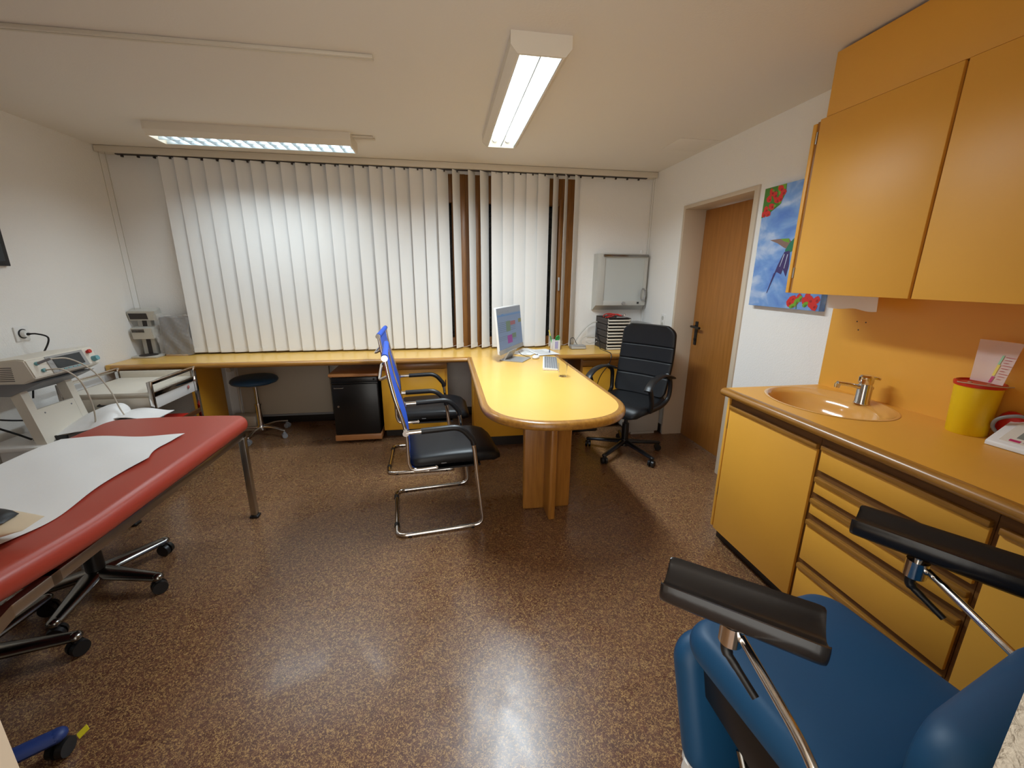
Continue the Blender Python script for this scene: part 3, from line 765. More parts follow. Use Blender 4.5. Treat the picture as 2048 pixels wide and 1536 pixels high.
m = MB(); m.grid(lambda a, b: ((a - .5) * .13, (b - .5) * .08, .006 + .012 * abs(math.sin(a * 9 + b * 5)) * math.sin(math.pi * a) ), 14, 10, .0006); finish('film', m, 'bag', t, local=True)
o = tag(finish('ballpoint_pen', MB().cyl((.955, 3.73, WT + .012), (.99, 3.86, WT + .012), .0045, .0045, 10).cyl((.955, 3.73, WT + .012), (.951, 3.715, WT + .012), .004, .001, 10), 'bluemetal'), 'dark blue pen lying on the printed sheet', 'pen'); base_at(o, (.97, 3.8, WT + .008))
# pen cup + pens
pc = thing('pen_cup', 'square white pen cup with printed side standing on the worktop', 'pen cup', (1.063, 3.93, WT), R(6))
m = MB(); s_ = .038
for (a, b, c_, d) in ((-s_, s_, -s_, -s_ + .002), (-s_, s_, s_ - .002, s_), (-s_, -s_ + .002, -s_, s_), (s_ - .002, s_, -s_, s_)): m.box(a, b, c_, d, 0, .095)
m.box(-s_, s_, -s_, s_, 0, .003); finish('cup', m, 'white', pc, local=True)
finish('printed_panel', MB().box(-.018, .016, -s_ - .0008, -s_, .012, .085), 'violet', pc, local=True)
def pen(label, p, q, mt, cap=None, name='pen'):
    m = MB().cyl(p, q, .005, .005, 10); o = tag(finish(name, m, mt), label, 'pen', 'pens in the cup'); base_at(o, p)
    if cap: finish('cap', MB().cyl(Vector(p).lerp(Vector(q), .72), Vector(q) + (Vector(q) - Vector(p)).normalized() * .004, .0062, .006, 10), cap, o)
    return o
pen('green marker with yellow cap leaning left out of the pen cup', (1.045, 3.935, .776), (.995, 3.92, .958), 'green', 'yellowprint', 'marker')
pen('tall brown pencil standing upright at the back of the pen cup', (1.078, 3.95, .776), (1.082, 3.955, .965), 'pencilwood', None, 'pencil')
pen('black pen in the middle of the pen cup', (1.06, 3.92, .776), (1.066, 3.925, .898), 'black')
o = tag(finish('scissors', MB().cyl((1.085, 3.93, .776), (1.088, 3.925, .862), .005, .005, 8).tube([Vector((1.089 + .014 * math.cos(a), 3.925, .885 + .022 * math.sin(a))) for a in [2 * math.pi * k / 14 for k in range(14)]], .005, 8, loop=True).tube([Vector((1.076 + .011 * math.cos(a), 3.915, .88 + .018 * math.sin(a))) for a in [2 * math.pi * k / 14 for k in range(14)]], .005, 8, loop=True), 'green'), 'green-handled scissors in the right of the pen cup', 'scissors'); base_at(o, (1.085, 3.93, .776))
# drinking glass
o = thing('drinking_glass', 'empty clear drinking glass near the right edge of the desk', 'glass', (.822, 2.81, WT))
m = MB().lathe([(0, .003), (.026, .0), (.029, .004), (.033, .098), (.0315, .098), (.0275, .010), (0, .009)], seg=32); finish('glass_wall', m, 'glass', o, local=True)
# router / hub with cables
ro = thing('network_box', 'small grey network box on the worktop near the drawer tower', 'network device', (1.295, 3.93, WT))
finish('case', MB().box(1.222, 1.372, 3.90, 3.99, WT + .003, WT + .036, .003), 'alu', ro)
finish('front_panel', MB().box(1.228, 1.366, 3.8975, 3.901, WT + .006, WT + .022).box(1.24, 1.28, 3.8965, 3.898, WT + .010, WT + .018), 'grey', ro)
finish('foot', MB().box(1.23, 1.25, 3.91, 3.98, WT, WT + .004).box(1.345, 1.365, 3.91, 3.98, WT, WT + .004), 'black', ro)
def cable(label, pts, r, mt, name='cable', n=8, grp=None):
    o = tag(finish(name, MB().tube(spline(pts, n), r, 7), mt), label, 'cable', grp); return o
cable('thick grey cable arching from the network box up to the wall socket', [(1.27, 3.99, WT + .02), (1.33, 4.06, .86), (1.42, 4.10, .95), (1.50, 4.10, 1.01), (1.57, 4.10, 1.02)], .005, 'grey', 'network_cable')
cable('thin grey cable looping behind the network box beside the drawer tower', [(1.36, 3.99, WT + .02), (1.37, 4.06, .83), (1.43, 4.09, .87), (1.52, 4.08, .86), (1.57, 4.08, .83), (1.47, 4.06, .80), (1.42, 4.05, .82)], .003, 'grey', 'data_cable')
cable('short black cable loop on top of the network box', [(1.235, 3.985, WT + .03), (1.24, 4.0, .86), (1.27, 4.0, .87), (1.30, 4.0, .82), (1.31, 3.99, .80)], .003, 'black', 'power_cable')
cable('black cable hanging over the worktop edge beside the drawer tower', [(1.55, 4.12, .97), (1.54, 4.08, .90), (1.545, 4.0, .84), (1.52, 3.90, WT + .004), (1.525, 3.75, WT + .004), (1.515, 3.62, WT + .008), (1.505, 3.575, .745), (1.49, 3.58, .68), (1.43, 3.62, .56), (1.40, 3.66, .40)], .004, 'black', 'hanging_cable')
o = tag(finish('wall_socket_plate', MB().box(1.46, 1.57, 4.141, YB, .85, .97, .003).cyl((1.56, 4.141, .965), (1.56, 4.12, .965), .012), 'white'), 'white double socket plate on the window wall behind the network box', 'socket')
# drawer tower: five stacked modules
for k in range(5):
    z = WT + .0622 * k
    t = thing('drawer_box', ['black letter-drawer box with two white drawers at the bottom of the tower', 'black letter-drawer box with two white drawers directly above the bottom one', 'black letter-drawer box with two white drawers in the middle of the tower', 'black letter-drawer box with two white drawers directly under the top one', 'topmost black letter-drawer box, carrying the red stethoscope'][k], 'drawer box', (1.67, 3.99, z), 0, 'tower of letter drawers on the worktop')
    x0, x1, y0, y1 = 1.548, 1.79, 3.83, 4.135
    m = MB().box(x0, x0 + .004, y0, y1, z + .001, z + .0612).box(x1 - .004, x1, y0, y1, z + .001, z + .0612).box(x0, x1, y0, y1, z + .0575, z + .0618).box(x0, x1, y1 - .004, y1, z, z + .06).box(x0, x1, y0, y1, z + .0004, z + .003).box(x0, x1, y0, y1, z + .0295, z + .0315)
    finish('shell', m, 'dark', t)
    for j in range(2):
        zz = z + .004 + j * .0285
        m = MB().box(x0 + .006, x1 - .006, y0 - .008, y0 + .002, zz, zz + .0145, .001).box(x0 + .006, x0 + .012, y0 - .008, y0 + .25, zz, zz + .023).box(x1 - .012, x1 - .006, y0 - .008, y0 + .25, zz, zz + .023).box(x0 + .006, x1 - .006, y0, y0 + .28, zz, zz + .002)
        finish('drawer', m, 'cream', t)
zt = WT + .0622 * 5
t = thing('stethoscope', 'red stethoscope coiled on top of the drawer tower', 'stethoscope', (1.66, 3.97, zt))
m = MB().tube(spline([(1.545, 3.87, zt + .006), (1.58, 3.90, zt + .008), (1.64, 3.96, zt + .02), (1.70, 3.97, zt + .026), (1.74, 3.95, zt + .018)], 8), .005, 8)
m.tube(spline([(1.545, 3.93, zt + .006), (1.57, 3.98, zt + .018), (1.62, 4.0, zt + .030), (1.68, 3.98, zt + .026), (1.72, 3.92, zt + .014), (1.74, 3.94, zt + .012)], 8), .005, 8)
m.tube(spline([(1.56, 3.86, zt + .006), (1.62, 3.90, zt + .012), (1.67, 3.95, zt + .024), (1.62, 4.02, zt + .016)], 8), .0055, 8)
finish('tubing', m, 'redplastic', t)
m = MB().cyl((1.735, 3.94, zt + .012), (1.765, 3.93, zt + .020), .005).cyl((1.765, 3.93, zt + .012), (1.765, 3.93, zt + .026), .014, .012).ball((1.77, 3.92, zt + .032), .007)
finish('chest_piece', m, 'chrome', t)
o = tag(finish('reflex_hammer', MB().box(1.655, 1.75, 3.855, 3.867, zt + .0005, zt + .010, .002), 'alu'), 'pale flat instrument lying at the front of the drawer tower top', 'instrument')
# magazines on an archive box
o = tag(finish('archive_box', MB().box(1.812, 2.025, 3.86, 4.13, WT, .998, .004), 'midgrey'), 'grey archive box behind the office chair, right of the drawer tower', 'box'); base_at(o, (1.92, 4.0, WT))
for k, (mt, lb, rz) in enumerate((('white', 'white-covered magazine lowest on the archive box', .05), ('violet', 'purple-edged magazine in the middle of the pile on the archive box', -.08), ('alu', 'silvery magazine on top of the archive box pile', .12))):
    t = thing('magazine', lb, 'magazine', (1.92, 3.985, .998 + k * .0085), rz, 'magazines on the archive box')
    finish('pages', MB().box(-.095, .095, -.12, .12, .0004, .008, .001), 'paper', t, local=True)
    finish('cover', MB().box(-.097, .097, -.122, .122, .0075, .0085).box(-.097, -.0955, -.122, .122, .0004, .0085), mt, t, local=True)
# wall socket on the right wall
o = thing('double_wall_socket', 'white double socket on the wall between window corner and door', 'socket', (XR, 3.67, 1.06))
finish('plate', MB().box(XR - .008, XR, 3.635, 3.705, 1.0, 1.13, .003), 'white', o)
for z in (1.035, 1.095): finish('socket_insert', MB().cyl((XR - .0081, 3.67, z), (XR - .0095, 3.67, z), .020).cyl((XR - .0095, 3.677, z), (XR - .0098, 3.677, z), .003), 'grey', o)

# x-ray light box
lb = thing('xray_light_box', 'grey x-ray viewing light box mounted on the wall above the drawer tower', 'light box', (1.75, 4.09, 1.19))
LX0, LX1, LY, LZ0, LZ1 = 1.492, 2.012, 4.03, 1.19, 1.688
m = MB(); m.prism([(LY, LZ0), (LY, LZ1), (YB - .001, LZ1), (YB - .001, LZ0 - .05), (YB - .03, LZ0 - .05)], LX0 + .0, LX1, 'x'); finish('case', m, 'grey', lb)
finish('frame', MB().box(LX0, LX0 + .075, LY - .012, LY + .002, LZ0, LZ1, .002).box(LX1 - .035, LX1, LY - .012, LY + .002, LZ0, LZ1, .002).box(LX0 + .0745, LX1 - .0345, LY - .0115, LY + .002, LZ0, LZ0 + .045, .001).box(LX0 + .0745, LX1 - .0345, LY - .0115, LY + .002, LZ1 - .03, LZ1, .001), 'grey', lb)
finish('screen_panel', MB().box(LX0 + .07, LX1 - .03, LY - .004, LY + .001, LZ0 + .04, LZ1 - .03), 'filmglass', lb)
finish('film_clip', MB().box(LX0 + .05, LX1 - .005, LY - .030, LY - .012, LZ1 - .028, LZ1 - .008, .002), 'darksteel', lb, label='dark metal film clip rail')
m = MB().cyl((1.778, LY - .012, LZ0 + .022), (1.778, LY - .034, LZ0 + .022), .018, .016); finish('knob', m, 'alu', lb)
finish('switch', MB().box(1.925, 1.945, LY - .015, LY - .012, LZ0 + .016, LZ0 + .034), 'black', lb)
finish('film_clip', MB().tube(spline([(LX0 + .06, LY - .01, LZ1 + .004), (1.7, LY + .03, LZ1 + .006), (1.95, LY - .005, LZ1 + .005)], 6), .004, 6).cyl((LX1 - .05, LY + .05, LZ1), (LX1 - .05, LY + .05, LZ1 + .04), .012), 'white', lb)
m = MB()
for k in range(3): m.tube([Vector((1.975 + (.028 + .004 * k) * math.cos(a) * .8, LY - .020 - .004 * k, 1.30 + (.05 + .006 * k) * math.sin(a))) for a in [2 * math.pi * j / 20 for j in range(20)]], .0028, 6, loop=True)
m.tube(spline([(1.98, LY - .022, 1.25), (2.02, LY - .01, 1.22), (2.02, LY + .04, 1.25)], 6), .003, 6)
finish('coiled_cable', m, 'alu', lb)

# kitchen scale-like instrument and bag at the left end
sc_ = thing('medical_reader', 'grey medical reader with tilted display on a column at the left worktop corner', 'instrument', (-2.55, 3.99, WT), 0)
finish('foot', MB().box(-2.63, -2.44, 3.895, 4.09, WT, WT + .018, .004), 'grey', sc_)
finish('tray', MB().lathe([(0, .024), (.06, .024), (.068, .018), (0, .018)], (-2.535, 3.96, WT), seg=28), 'dark', sc_, label='round dark tray')
finish('column', MB().box(-2.605, -2.505, 4.02, 4.075, WT + .015, 1.16, .006), 'grey', sc_)
finish('column_strip', MB().box(-2.568, -2.535, 4.0165, 4.021, WT + .02, 1.14), 'dark', sc_)
m = MB(); m.prism([(4.06, .945), (3.955, .925), (3.94, 1.02), (4.06, 1.035)], -2.625, -2.465, 'x'); bmesh.ops.bevel(m.bm, geom=list(m.bm.edges), offset=.004, segments=2, affect='EDGES')
hd = finish('sensor_head', m, 'grey', sc_)
m = MB()
for k in range(9): m.box(-2.612 + k * .0105, -2.607 + k * .0105, 3.9395, 3.9445, .985, 1.012)
finish('vent_slots', m, 'dark', hd)
m = MB(); m.prism([(4.075, 1.10), (3.985, 1.08), (3.965, 1.16), (4.05, 1.185)], -2.64, -2.43, 'x'); bmesh.ops.bevel(m.bm, geom=list(m.bm.edges), offset=.004, segments=2, affect='EDGES')
hd = finish('display_head', m, 'grey', sc_)
m = MB(); m.loft([[(x, 3.9838 - .0015 - q, 1.091) if False else (x, y, z) for x, y, z in ((-2.63, 3.9815 - q, 1.092), (-2.495, 3.9815 - q, 1.092), (-2.495, 3.9690 - q, 1.142), (-2.63, 3.9690 - q, 1.142))] for q in (-.001, .002)])
finish('display', m, 'dark', hd)
bg = thing('plastic_wrapped_device', 'dark grey device wrapped in shiny clear plastic behind the blind at the worktop end', 'wrapped device', (-2.34, 4.02, WT))
m = MB().box(-2.43, -2.22, 4.0, 4.10, WT + .012, 1.105, .006); finish('device', m, 'bagcontent', bg)
m = MB().box(-2.42, -2.25, 3.985, 4.05, WT, WT + .014, .002); finish('cardboard_insert', m, 'cardboard', bg)
rnd = random.Random(3); ph = [rnd.uniform(0, 6) for _ in range(6)]
def crum(a, b): return .005 * math.sin(14 * a + 9 * b + ph[0]) + .006 * abs(math.sin(23 * a - 17 * b + ph[1])) + .006 * abs(math.sin(31 * b + 19 * a + ph[2]))
m = MB(); m.grid(lambda a, b: (-2.455 + .26 * a + .01 * math.sin(9 * b), 3.968 + crum(a, b) + .02 * a * (1 - b), WT + .006 + .352 * b + .012 * math.sin(7 * a)), 36, 40, .0006)
m.grid(lambda a, b: (-2.46 + .02 * math.sin(8 * b) * .3, 3.985 + .10 * a + .0, WT + .006 + .345 * b), 6, 14, .0006)
finish('plastic_wrap', m, 'bag', bg)

# ================================================================== TROLLEY
tr = thing('instrument_trolley', 'cream instrument trolley with drawer and chrome rails against the left wall', 'trolley', (-2.22, 3.25, 0))
TX0, TX1, TY0, TY1 = -2.50, -1.975, 3.03, 3.53
finish('tray', MB().box(TX0 + .02, TX1 - .02, TY0, TY1, .676, .692, .003).box(TX0 + .02, TX1 - .02, TY1 - .012, TY1, .692, .742, .003), 'cream', tr)
finish('drawer_box', MB().box(TX0 + .025, TX1 - .03, TY0 + .02, TY1 - .02, .56, .672), 'cream', tr)
d_ = finish('drawer', MB().box(TX0 + .022, TX1 - .025, TY0 + .002, TY0 + .02, .562, .655, .003), 'cream', tr)
finish('handle', MB().tube(arc_path([(-2.295, TY0, .618), (-2.295, TY0 - .02, .614), (-2.185, TY0 - .02, .618), (-2.185, TY0, .622)], .008), .006, 8), 'black', d_, label='black bow handle')
for x in (TX0, TX1):
    m = MB()
    for y in (TY0, TY1): m.box(x - .012, x + .012, y - .012, y + .012, .06, .765, .002)
    m.box(x - .010, x + .010, TY0, TY1, .742, .765, .002).box(x - .008, x + .008, TY0, TY1, .655, .69, .002)
    finish('side_frame', m, 'chrome', tr)
finish('side_panel', MB().box(TX1 - .018, TX1 - .004, TY0 + .015, TY1 - .015, .57, .655, .002), 'white', tr)
finish('lower_shelf', MB().box(TX0, TX1, TY0, TY1, .30, .315, .002).box(TX1 - .008, TX1 + .008, TY0 + .01, TY1 - .01, .395, .425), 'darkwood', tr)
for x in (TX0, TX1):
    for y in (TY0, TY1): castor(tr, Vector((x - tr.location.x, y - tr.location.y, 0)), .3, .025, mt='midgrey')
m = MB().ball((TX1 + .003, TY0 + .40, .625), .004, .012, .014); finish('badge', m, 'pinkred', tr)
o = tag(finish('red_folder', MB().box(-2.15, -1.99, 3.10, 3.40, .3155, .425, .003), 'redplastic'), 'red folders on the lower shelf of the trolley', 'folder'); base_at(o, (-2.07, 3.25, .3155))

# ================================================================== ELECTROCARDIOGRAPH CART
ec = thing('ecg_cart', 'cream diagnostic monitor with dark screen on a leaning two-post cart by the left wall', 'medical device', (-2.42, 2.80, 0))
EY0, EY1 = 2.585, 3.035
m = MB(); m.prism([(-2.232, .905), (-2.262, 1.008), (-2.30, 1.014), (-2.545, .985), (-2.545, .875), (-2.29, .875)], EY0, EY1, 'y'); bmesh.ops.bevel(m.bm, geom=list(m.bm.edges), offset=.006, segments=2, affect='EDGES')
bd = finish('monitor_housing', m, 'cream', ec)
fa = Vector((-2.2315, 0, .908)); fb = Vector((-2.2625, 0, 1.006)); fn_ = Vector((.956, 0, .293))
def fp(y, t, d=0): return Vector((0, y, 0)) + fa.lerp(fb, t) + fn_ * d
def fslab(m, y0, y1, t0, t1, d0, d1): return m.loft([[fp(y0, t0, d), fp(y1, t0, d), fp(y1, t1, d), fp(y0, t1, d)] for d in (d0, d1)])
finish('bezel', fslab(MB(), 2.70, 2.95, .02, .98, .0, .004), 'alu', bd)
scn = finish('screen', fslab(MB(), 2.735, 2.925, .20, .86, .004, .006), 'screenoff', bd)
m = MB()
for k in range(6): fslab(m, 2.738 + k * .031, 2.760 + k * .031, .10, .15, .004, .0065)
finish('soft_keys', m, 'teal', bd)
m = MB()
for k in range(8): m.box(-2.50, -2.33, EY0 - .0008, EY0 + .002, .892 + k * .0105, .896 + k * .0105)
finish('vent_slots', m, 'dark', bd)
finish('emergency_button', MB().cyl(fp(2.982, .78), fp(2.982, .78, .015), .009, .009, 16).cyl(fp(2.982, .78, .012), fp(2.982, .78, .022), .013, .012, 16), 'redplastic', bd, label='red mushroom button')
finish('dial', MB().cyl(fp(3.0, .30), fp(3.0, .30, .028), .018, .015, 18), 'teal', bd, label='pale teal rotary dial')
m = MB().cyl(fp(2.635, .72), fp(2.635, .72, .012), .010).cyl(fp(2.65, .30), fp(2.65, .30, .012), .010)
finish('connector', m, 'teal', bd)
m = MB().cyl(fp(2.635, .72, .01), fp(2.66, .78, .06), .0075, .007); finish('plug', m, 'midgrey', bd)
finish('lead_cable', MB().tube(spline([fp(2.66, .78, .06), (-2.17, 2.74, .985), (-2.13, 2.82, .90), (-2.09, 2.86, .76), (-2.06, 2.86, .64), (-2.04, 2.86, .585)], 8), .0042, 8), 'beige', bd)
finish('lead_cable', MB().tube(spline([fp(2.65, .30, .01), (-2.17, 2.68, .935), (-2.13, 2.72, .86), (-2.13, 2.76, .72), (-2.14, 2.77, .60), (-2.16, 2.76, .52)], 8), .0042, 8), 'beige', bd)
finish('underside_plate', MB().prism([(-2.25, .872), (-2.53, .872), (-2.53, .80), (-2.42, .795)], 2.63, 3.0, 'y'), 'midgrey', ec)
for y in (2.64, 2.93): finish('post', MB().prism([(-2.44, .86), (-2.385, .86), (-2.315, .50), (-2.37, .50)], y, y + .045, 'y'), 'cream', ec)
m = MB(); m.prism([(-2.37, .70), (-2.355, .70), (-2.317, .505), (-2.332, .505)], 2.685, 2.93, 'y'); pl = finish('rear_panel', m, 'cream', ec)
finish('screw', MB().ball((-2.352, 2.72, .67), .006).ball((-2.352, 2.90, .67), .006), 'midgrey', pl)
finish('shelf', MB().box(-2.62, -2.185, 2.60, 3.0, .475, .50, .006), 'white', ec)
finish('base', MB().box(-2.60, -2.22, 2.66, 2.96, .07, .475, .03, 4), 'white', ec)
for x in (-2.56, -2.26):
    for y in (2.69, 2.93): castor(ec, Vector((x + 2.42, y - 2.80, 0)), .5, .03)
m = MB()
def rollp(a, b):
    # sheet that lies on the shelf, rises and curls over at its far end
    s = a
    if s < .62: x = -2.44 + .30 * (s / .62); z = .512 + .13 * math.sin(s / .62 * math.pi * .5) ** 1.4
    else:
        t = (s - .62) / .38; an_ = math.pi / 2 - t * math.pi * 1.35; x = -2.14 + .055 * math.cos(an_); z = .587 + .055 * math.sin(an_)
    z = .512 + (z - .512) * (.30 + .70 * min(1, b * 1.6 + max(0, a - .5)));
    return (x + .05 * (1 - b) * a, 2.70 + .26 * b + .03 * a, z)
o = thing('curled_chart_paper', 'large sheet of white chart paper curled over on the cart shelf', 'paper', (-2.30, 2.83, .50))
m.grid(rollp, 40, 6, .0008); finish('sheet', m, 'paper', o)
finish('clip', MB().box(-2.35, -2.26, 2.70, 2.715, .5012, .530, .003).box(-2.44, -2.36, 2.705, 2.73, .5012, .515, .004), 'black', o)
o = thing('paper_stack', 'flat white paper pile sticking out beside the curled chart paper', 'paper', (-2.02, 3.02, .50), 0)
m = MB(); m.grid(lambda a, b: (-2.10 + .26 * a, 2.80 + .20 * b, .585 + .012 * math.sin(a * 5) + .0 * b), 12, 6, .004); finish('sheet', m, 'paper', o)
m = MB().box(-2.09, -1.90, 2.82, 2.99, .50, .575, .004); finish('folder', m, 'midgrey', o)
o = tag(finish('file_shelf_box', MB().box(-2.11, -1.88, 2.80, 3.0, .05, .499, .01), 'white'), 'white file box on the floor between cart, trolley and couch', 'box'); base_at(o, (-2.0, 2.9, .05)); o.location.z = .05
# socket left wall + plug cable
o = thing('wall_socket', 'white wall socket with a black plug on the left wall', 'socket', (XL, 3.06, 1.094))
finish('plate', MB().box(XL, XL + .010, 3.015, 3.105, 1.05, 1.14, .003), 'white', o)
finish('socket_ring', MB().cyl((XL + .010, 3.06, 1.095), (XL + .014, 3.06, 1.095), .030), 'black', o)
cable_o = thing('power_plug', 'white-faced plug with black cable running down behind the monitor cart', 'plug', (XL + .014, 3.06, 1.095))
finish('plug_body', MB().cyl((XL + .0145, 3.06, 1.095), (XL + .035, 3.06, 1.095), .024, .020), 'white', cable_o)
finish('cable', MB().tube(spline([(XL + .03, 3.06, 1.092), (XL + .07, 3.08, 1.09), (XL + .11, 3.10, 1.06), (XL + .10, 3.06, .98), (XL + .07, 3.0, .90), (XL + .06, 2.95, .7)], 8), [.010, .009, .008, .006] + [.005] * 60, 8), 'black', cable_o)
cable('black cable slanting down the left wall behind the cart', [(XL + .02, 2.45, .80), (XL + .08, 2.60, .66), (XL + .17, 2.72, .52), (XL + .22, 2.78, .42), (XL + .25, 2.82, .2), (XL + .25, 2.85, .02)], .006, 'black', 'wall_cable')
cable('second black cable sagging behind the cart post by the left wall', [(XL + .02, 2.47, .84), (XL + .10, 2.62, .68), (XL + .20, 2.74, .62), (XL + .27, 2.80, .61)], .005, 'black', 'sagging_cable')
# picture on the left wall
o = thing('framed_picture', 'black-framed picture at the left edge on the left wall', 'picture', (XL, 2.9, 1.7))
finish('frame', MB().box(XL + .001, XL + .022, 2.72, 3.097, 1.507, 1.95, .003), 'black', o)
finish('picture_print', MB().box(XL + .022, XL + .0235, 2.75, 3.07, 1.535, 1.92), 'screenoff', o)

# ================================================================== RED COUCH
cy = R(-1.2)
def head_rise(y):
    d = max(0.0, 1.50 - y); return .11 * d * d / (d + .12)
co = thing('examination_couch', 'red vinyl examination couch with paper roll cover at the left', 'couch', (-1.575, 1.60, 0), cy)
CW, CL0, CL1, CB, CT = .385, -1.05, 1.00, .568, .655
m = MB()
def rr(hw, y0, y1, rc, z, n=8):
    pts = []
    for (cx, cyy, a0) in ((hw - rc, y1 - rc, 0), (-hw + rc, y1 - rc, 90), (-hw + rc, y0 + rc, 180), (hw - rc, y0 + rc, 270)):
        for k in range(n + 1):
            a = R(a0 + 90 * k / n); pts.append((cx + rc * math.cos(a), cyy + rc * math.sin(a), z))
    return pts
def couch_ring(y, ins, zsh):
    w = CW - ins; pts = []
    for k in range(13):
        a = -math.pi / 2 + math.pi * k / 12; pts.append((w - .042 * (1 - math.cos(a)), (CB + CT) / 2 + (CT - CB) / 2 * math.sin(a) * zsh))
    top = [(w * q, CT * 1.0 - (1 - zsh) * (CT - CB) / 2 + .006 * (1 - q * q)) for q in (.6, .3, 0, -.3, -.6)]
    right = pts; left = [(-x, z) for x, z in reversed(pts)]
    return [(x, y, z + head_rise(y + 1.60)) for x, z in right + top + left]
m = MB(); rings = []
def endprof(t):
    # t: distance from the end of the couch; rounded plan corner and rounded edge
    rc = .10; ins = 0 if t >= rc else rc - math.sqrt(max(0, rc * rc - (rc - t) ** 2))
    re = .042; zs = 1.0 if t >= re else max(.04, math.sqrt(max(0, 1 - ((re - t) / re) ** 2)))
    return ins, zs
ys = [0, .002, .006, .012, .02, .03, .042, .06, .08, .10]
for t in ys: rings.append(couch_ring(CL0 + t, *endprof(t)))
for k in range(1, 40): rings.append(couch_ring(CL0 + .10 + (CL1 - CL0 - .20) * k / 40, 0, 1))
for t in reversed(ys): rings.append(couch_ring(CL1 - t, *endprof(t)))
m.loft(rings); finish('upholstery', m, 'red', co, local=True, sharp=60)
m = MB().box(-CW + .03, -CW + .06, CL0 + .05, CL1 - .06, .527, .566).box(CW - .06, CW - .03, -.42, CL1 - .06, .527, .566, .003).box(-CW + .03, CW - .03, CL1 - .09, CL1 - .06, .527, .566, .003).box(-CW + .03, CW - .03, -.3, -.27, .527, .566)
m.prism([(-.42, .566), (-.42, .527), (-.97, .355), (-.97, .395)], CW - .06, CW - .03, 'x')
m.box(-CW + .1, -CW + .14, CL0 + .1, -.2, .52, .565).box(CW - .22, CW - .18, CL0 + .12, -.2, .52, .565)
finish('frame', m, 'steel', co, local=True)
for x in (-CW + .045, CW - .045):
    for y in (CL1 - .075, -.95):
        top = .53 if y > 0 else .37
        lg = finish('leg', MB().box(x - .0175, x + .0175, y - .0175, y + .0175, .012, top, .003), 'steel', co, local=True)
        finish('foot', MB().box(x - .024, x + .026, y - .024, y + .024, 0, .016, .004), 'black', lg, local=True)
pr_ = thing('couch_paper', 'white crinkled paper sheet covering the red couch', 'paper', (-1.58, 1.5, CT))
def pap(a, b):
    # a across (x), b along (y)
    y = .75 + 1.50 * b; xr = -1.365 + .025 * math.sin(b * 3.14) + .035 * max(0, b - .93) / .07 + .022 * math.sin(b * 17) * b + (-.03 if .80 < b < .93 else 0) * math.sin((b - .8) / .13 * math.pi) 
    xl = -1.955; x = xl + (xr - xl) * a
    drop = .05 * max(0, (.07 - a) / .07) ** 1.5
    return (x, y + .015 * math.sin(a * 6), CT + .0125 + head_rise(y) + .003 * math.sin(a * 11 + b * 7) * math.sin(b * 23) + .003 * math.sin(9 * b) - drop)
m = MB(); m.grid(pap, 30, 60, .0008); finish('sheet', m, 'paper', pr_)
pw = thing('cushion', 'cream lens-shaped cushion with black top lying on the couch paper', 'cushion', (-1.525, 1.315, CT + .017 + head_rise(1.315)), R(4))
def lens(hz0, hz1, zc):
    rings = []
    for q in range(17):
        s = q / 16; x = -.26 + .52 * s; h = max(.002, math.sin(math.pi * s) ** .9)
        rings.append([(x, .10 * math.copysign(abs(math.cos(a)) ** .6, math.cos(a)) * (.4 + .6 * h), zc + (hz1 if math.sin(a) > 0 else hz0) * h * math.sin(a)) for a in [2 * math.pi * k / 20 for k in range(20)]])
    return MB().loft(rings)
finish('cover', lens(.040, .052, .042), 'pillow', pw, local=True, sharp=70)
m = MB(); rings = []
for q in range(17):
    s = q / 16; x = -.25 + .46 * s; h = max(.002, math.sin(math.pi * s) ** .7)
    rings.append([(x, .09 * math.cos(a) * (.3 + .7 * h), .066 + .040 * h * math.sin(a)) for a in [2 * math.pi * k / 20 for k in range(20)]])
m.loft(rings); finish('black_panel', m, 'blacksoft', pw, local=True, sharp=70)

# swivel stools tucked under the couch
def under_stool(label, c, a0, rad, group='stools under the couch'):
    t = thing('swivel_stool', label, 'stool', (c[0], c[1], 0), 0, group)
    star_base(t, rad, .105, .082, a0, 'darksteel', 'black', .032, .046, .026, .045, .034)
    finish('hub', MB().lathe([(0, .125), (.045, .122), (.05, .10), (.045, .085), (0, .08)]), 'darksteel', t, local=True)
    finish('column', MB().cyl((0, 0, .11), (0, 0, .25), .036, .033).cyl((0, 0, .24), (0, 0, .40), .018), 'black', t, local=True)
    finish('seat', MB().lathe([(0, .455), (.14, .45), (.17, .435), (.17, .41), (.14, .398), (0, .398)], seg=36), 'blacksoft', t, local=True)
    return t
under_stool('dark metal five-star stool base under the couch, farther from the viewer', (-1.665, 1.95), R(-10), .285)
under_stool('dark metal five-star stool base under the couch, cut by the left picture edge', (-1.80, 1.50), R(14), .325)
bs = thing('blue_rolling_stool', 'blue-legged rolling base with black castor and yellow sticker in the lower left corner', 'stool', (-1.467, 1.0, 0))
star_base(bs, .29, .10, .078, R(37), 'bluemetal', 'black', .030, .032, .027, .045, .036)
finish('column', MB().cyl((0, 0, .08), (0, 0, .40), .03), 'black', bs, local=True)
finish('seat', MB().lathe([(0, .455), (.13, .45), (.15, .435), (.15, .41), (.12, .398), (0, .398)], seg=36), 'blue', bs, local=True)
T = Matrix.Rotation(R(37), 4, 'Z'); p = T @ Vector((.335, -.01, .045))
m = MB(); m.box(-.004, .024, -.012, .012, 0, .003, mtx=Matrix.Translation(p) @ Matrix.Rotation(R(50), 4, 'Z') @ Matrix.Rotation(R(-25), 4, 'Y')); finish('sticker', m, 'tag', bs, local=True, label='small yellow sticker')

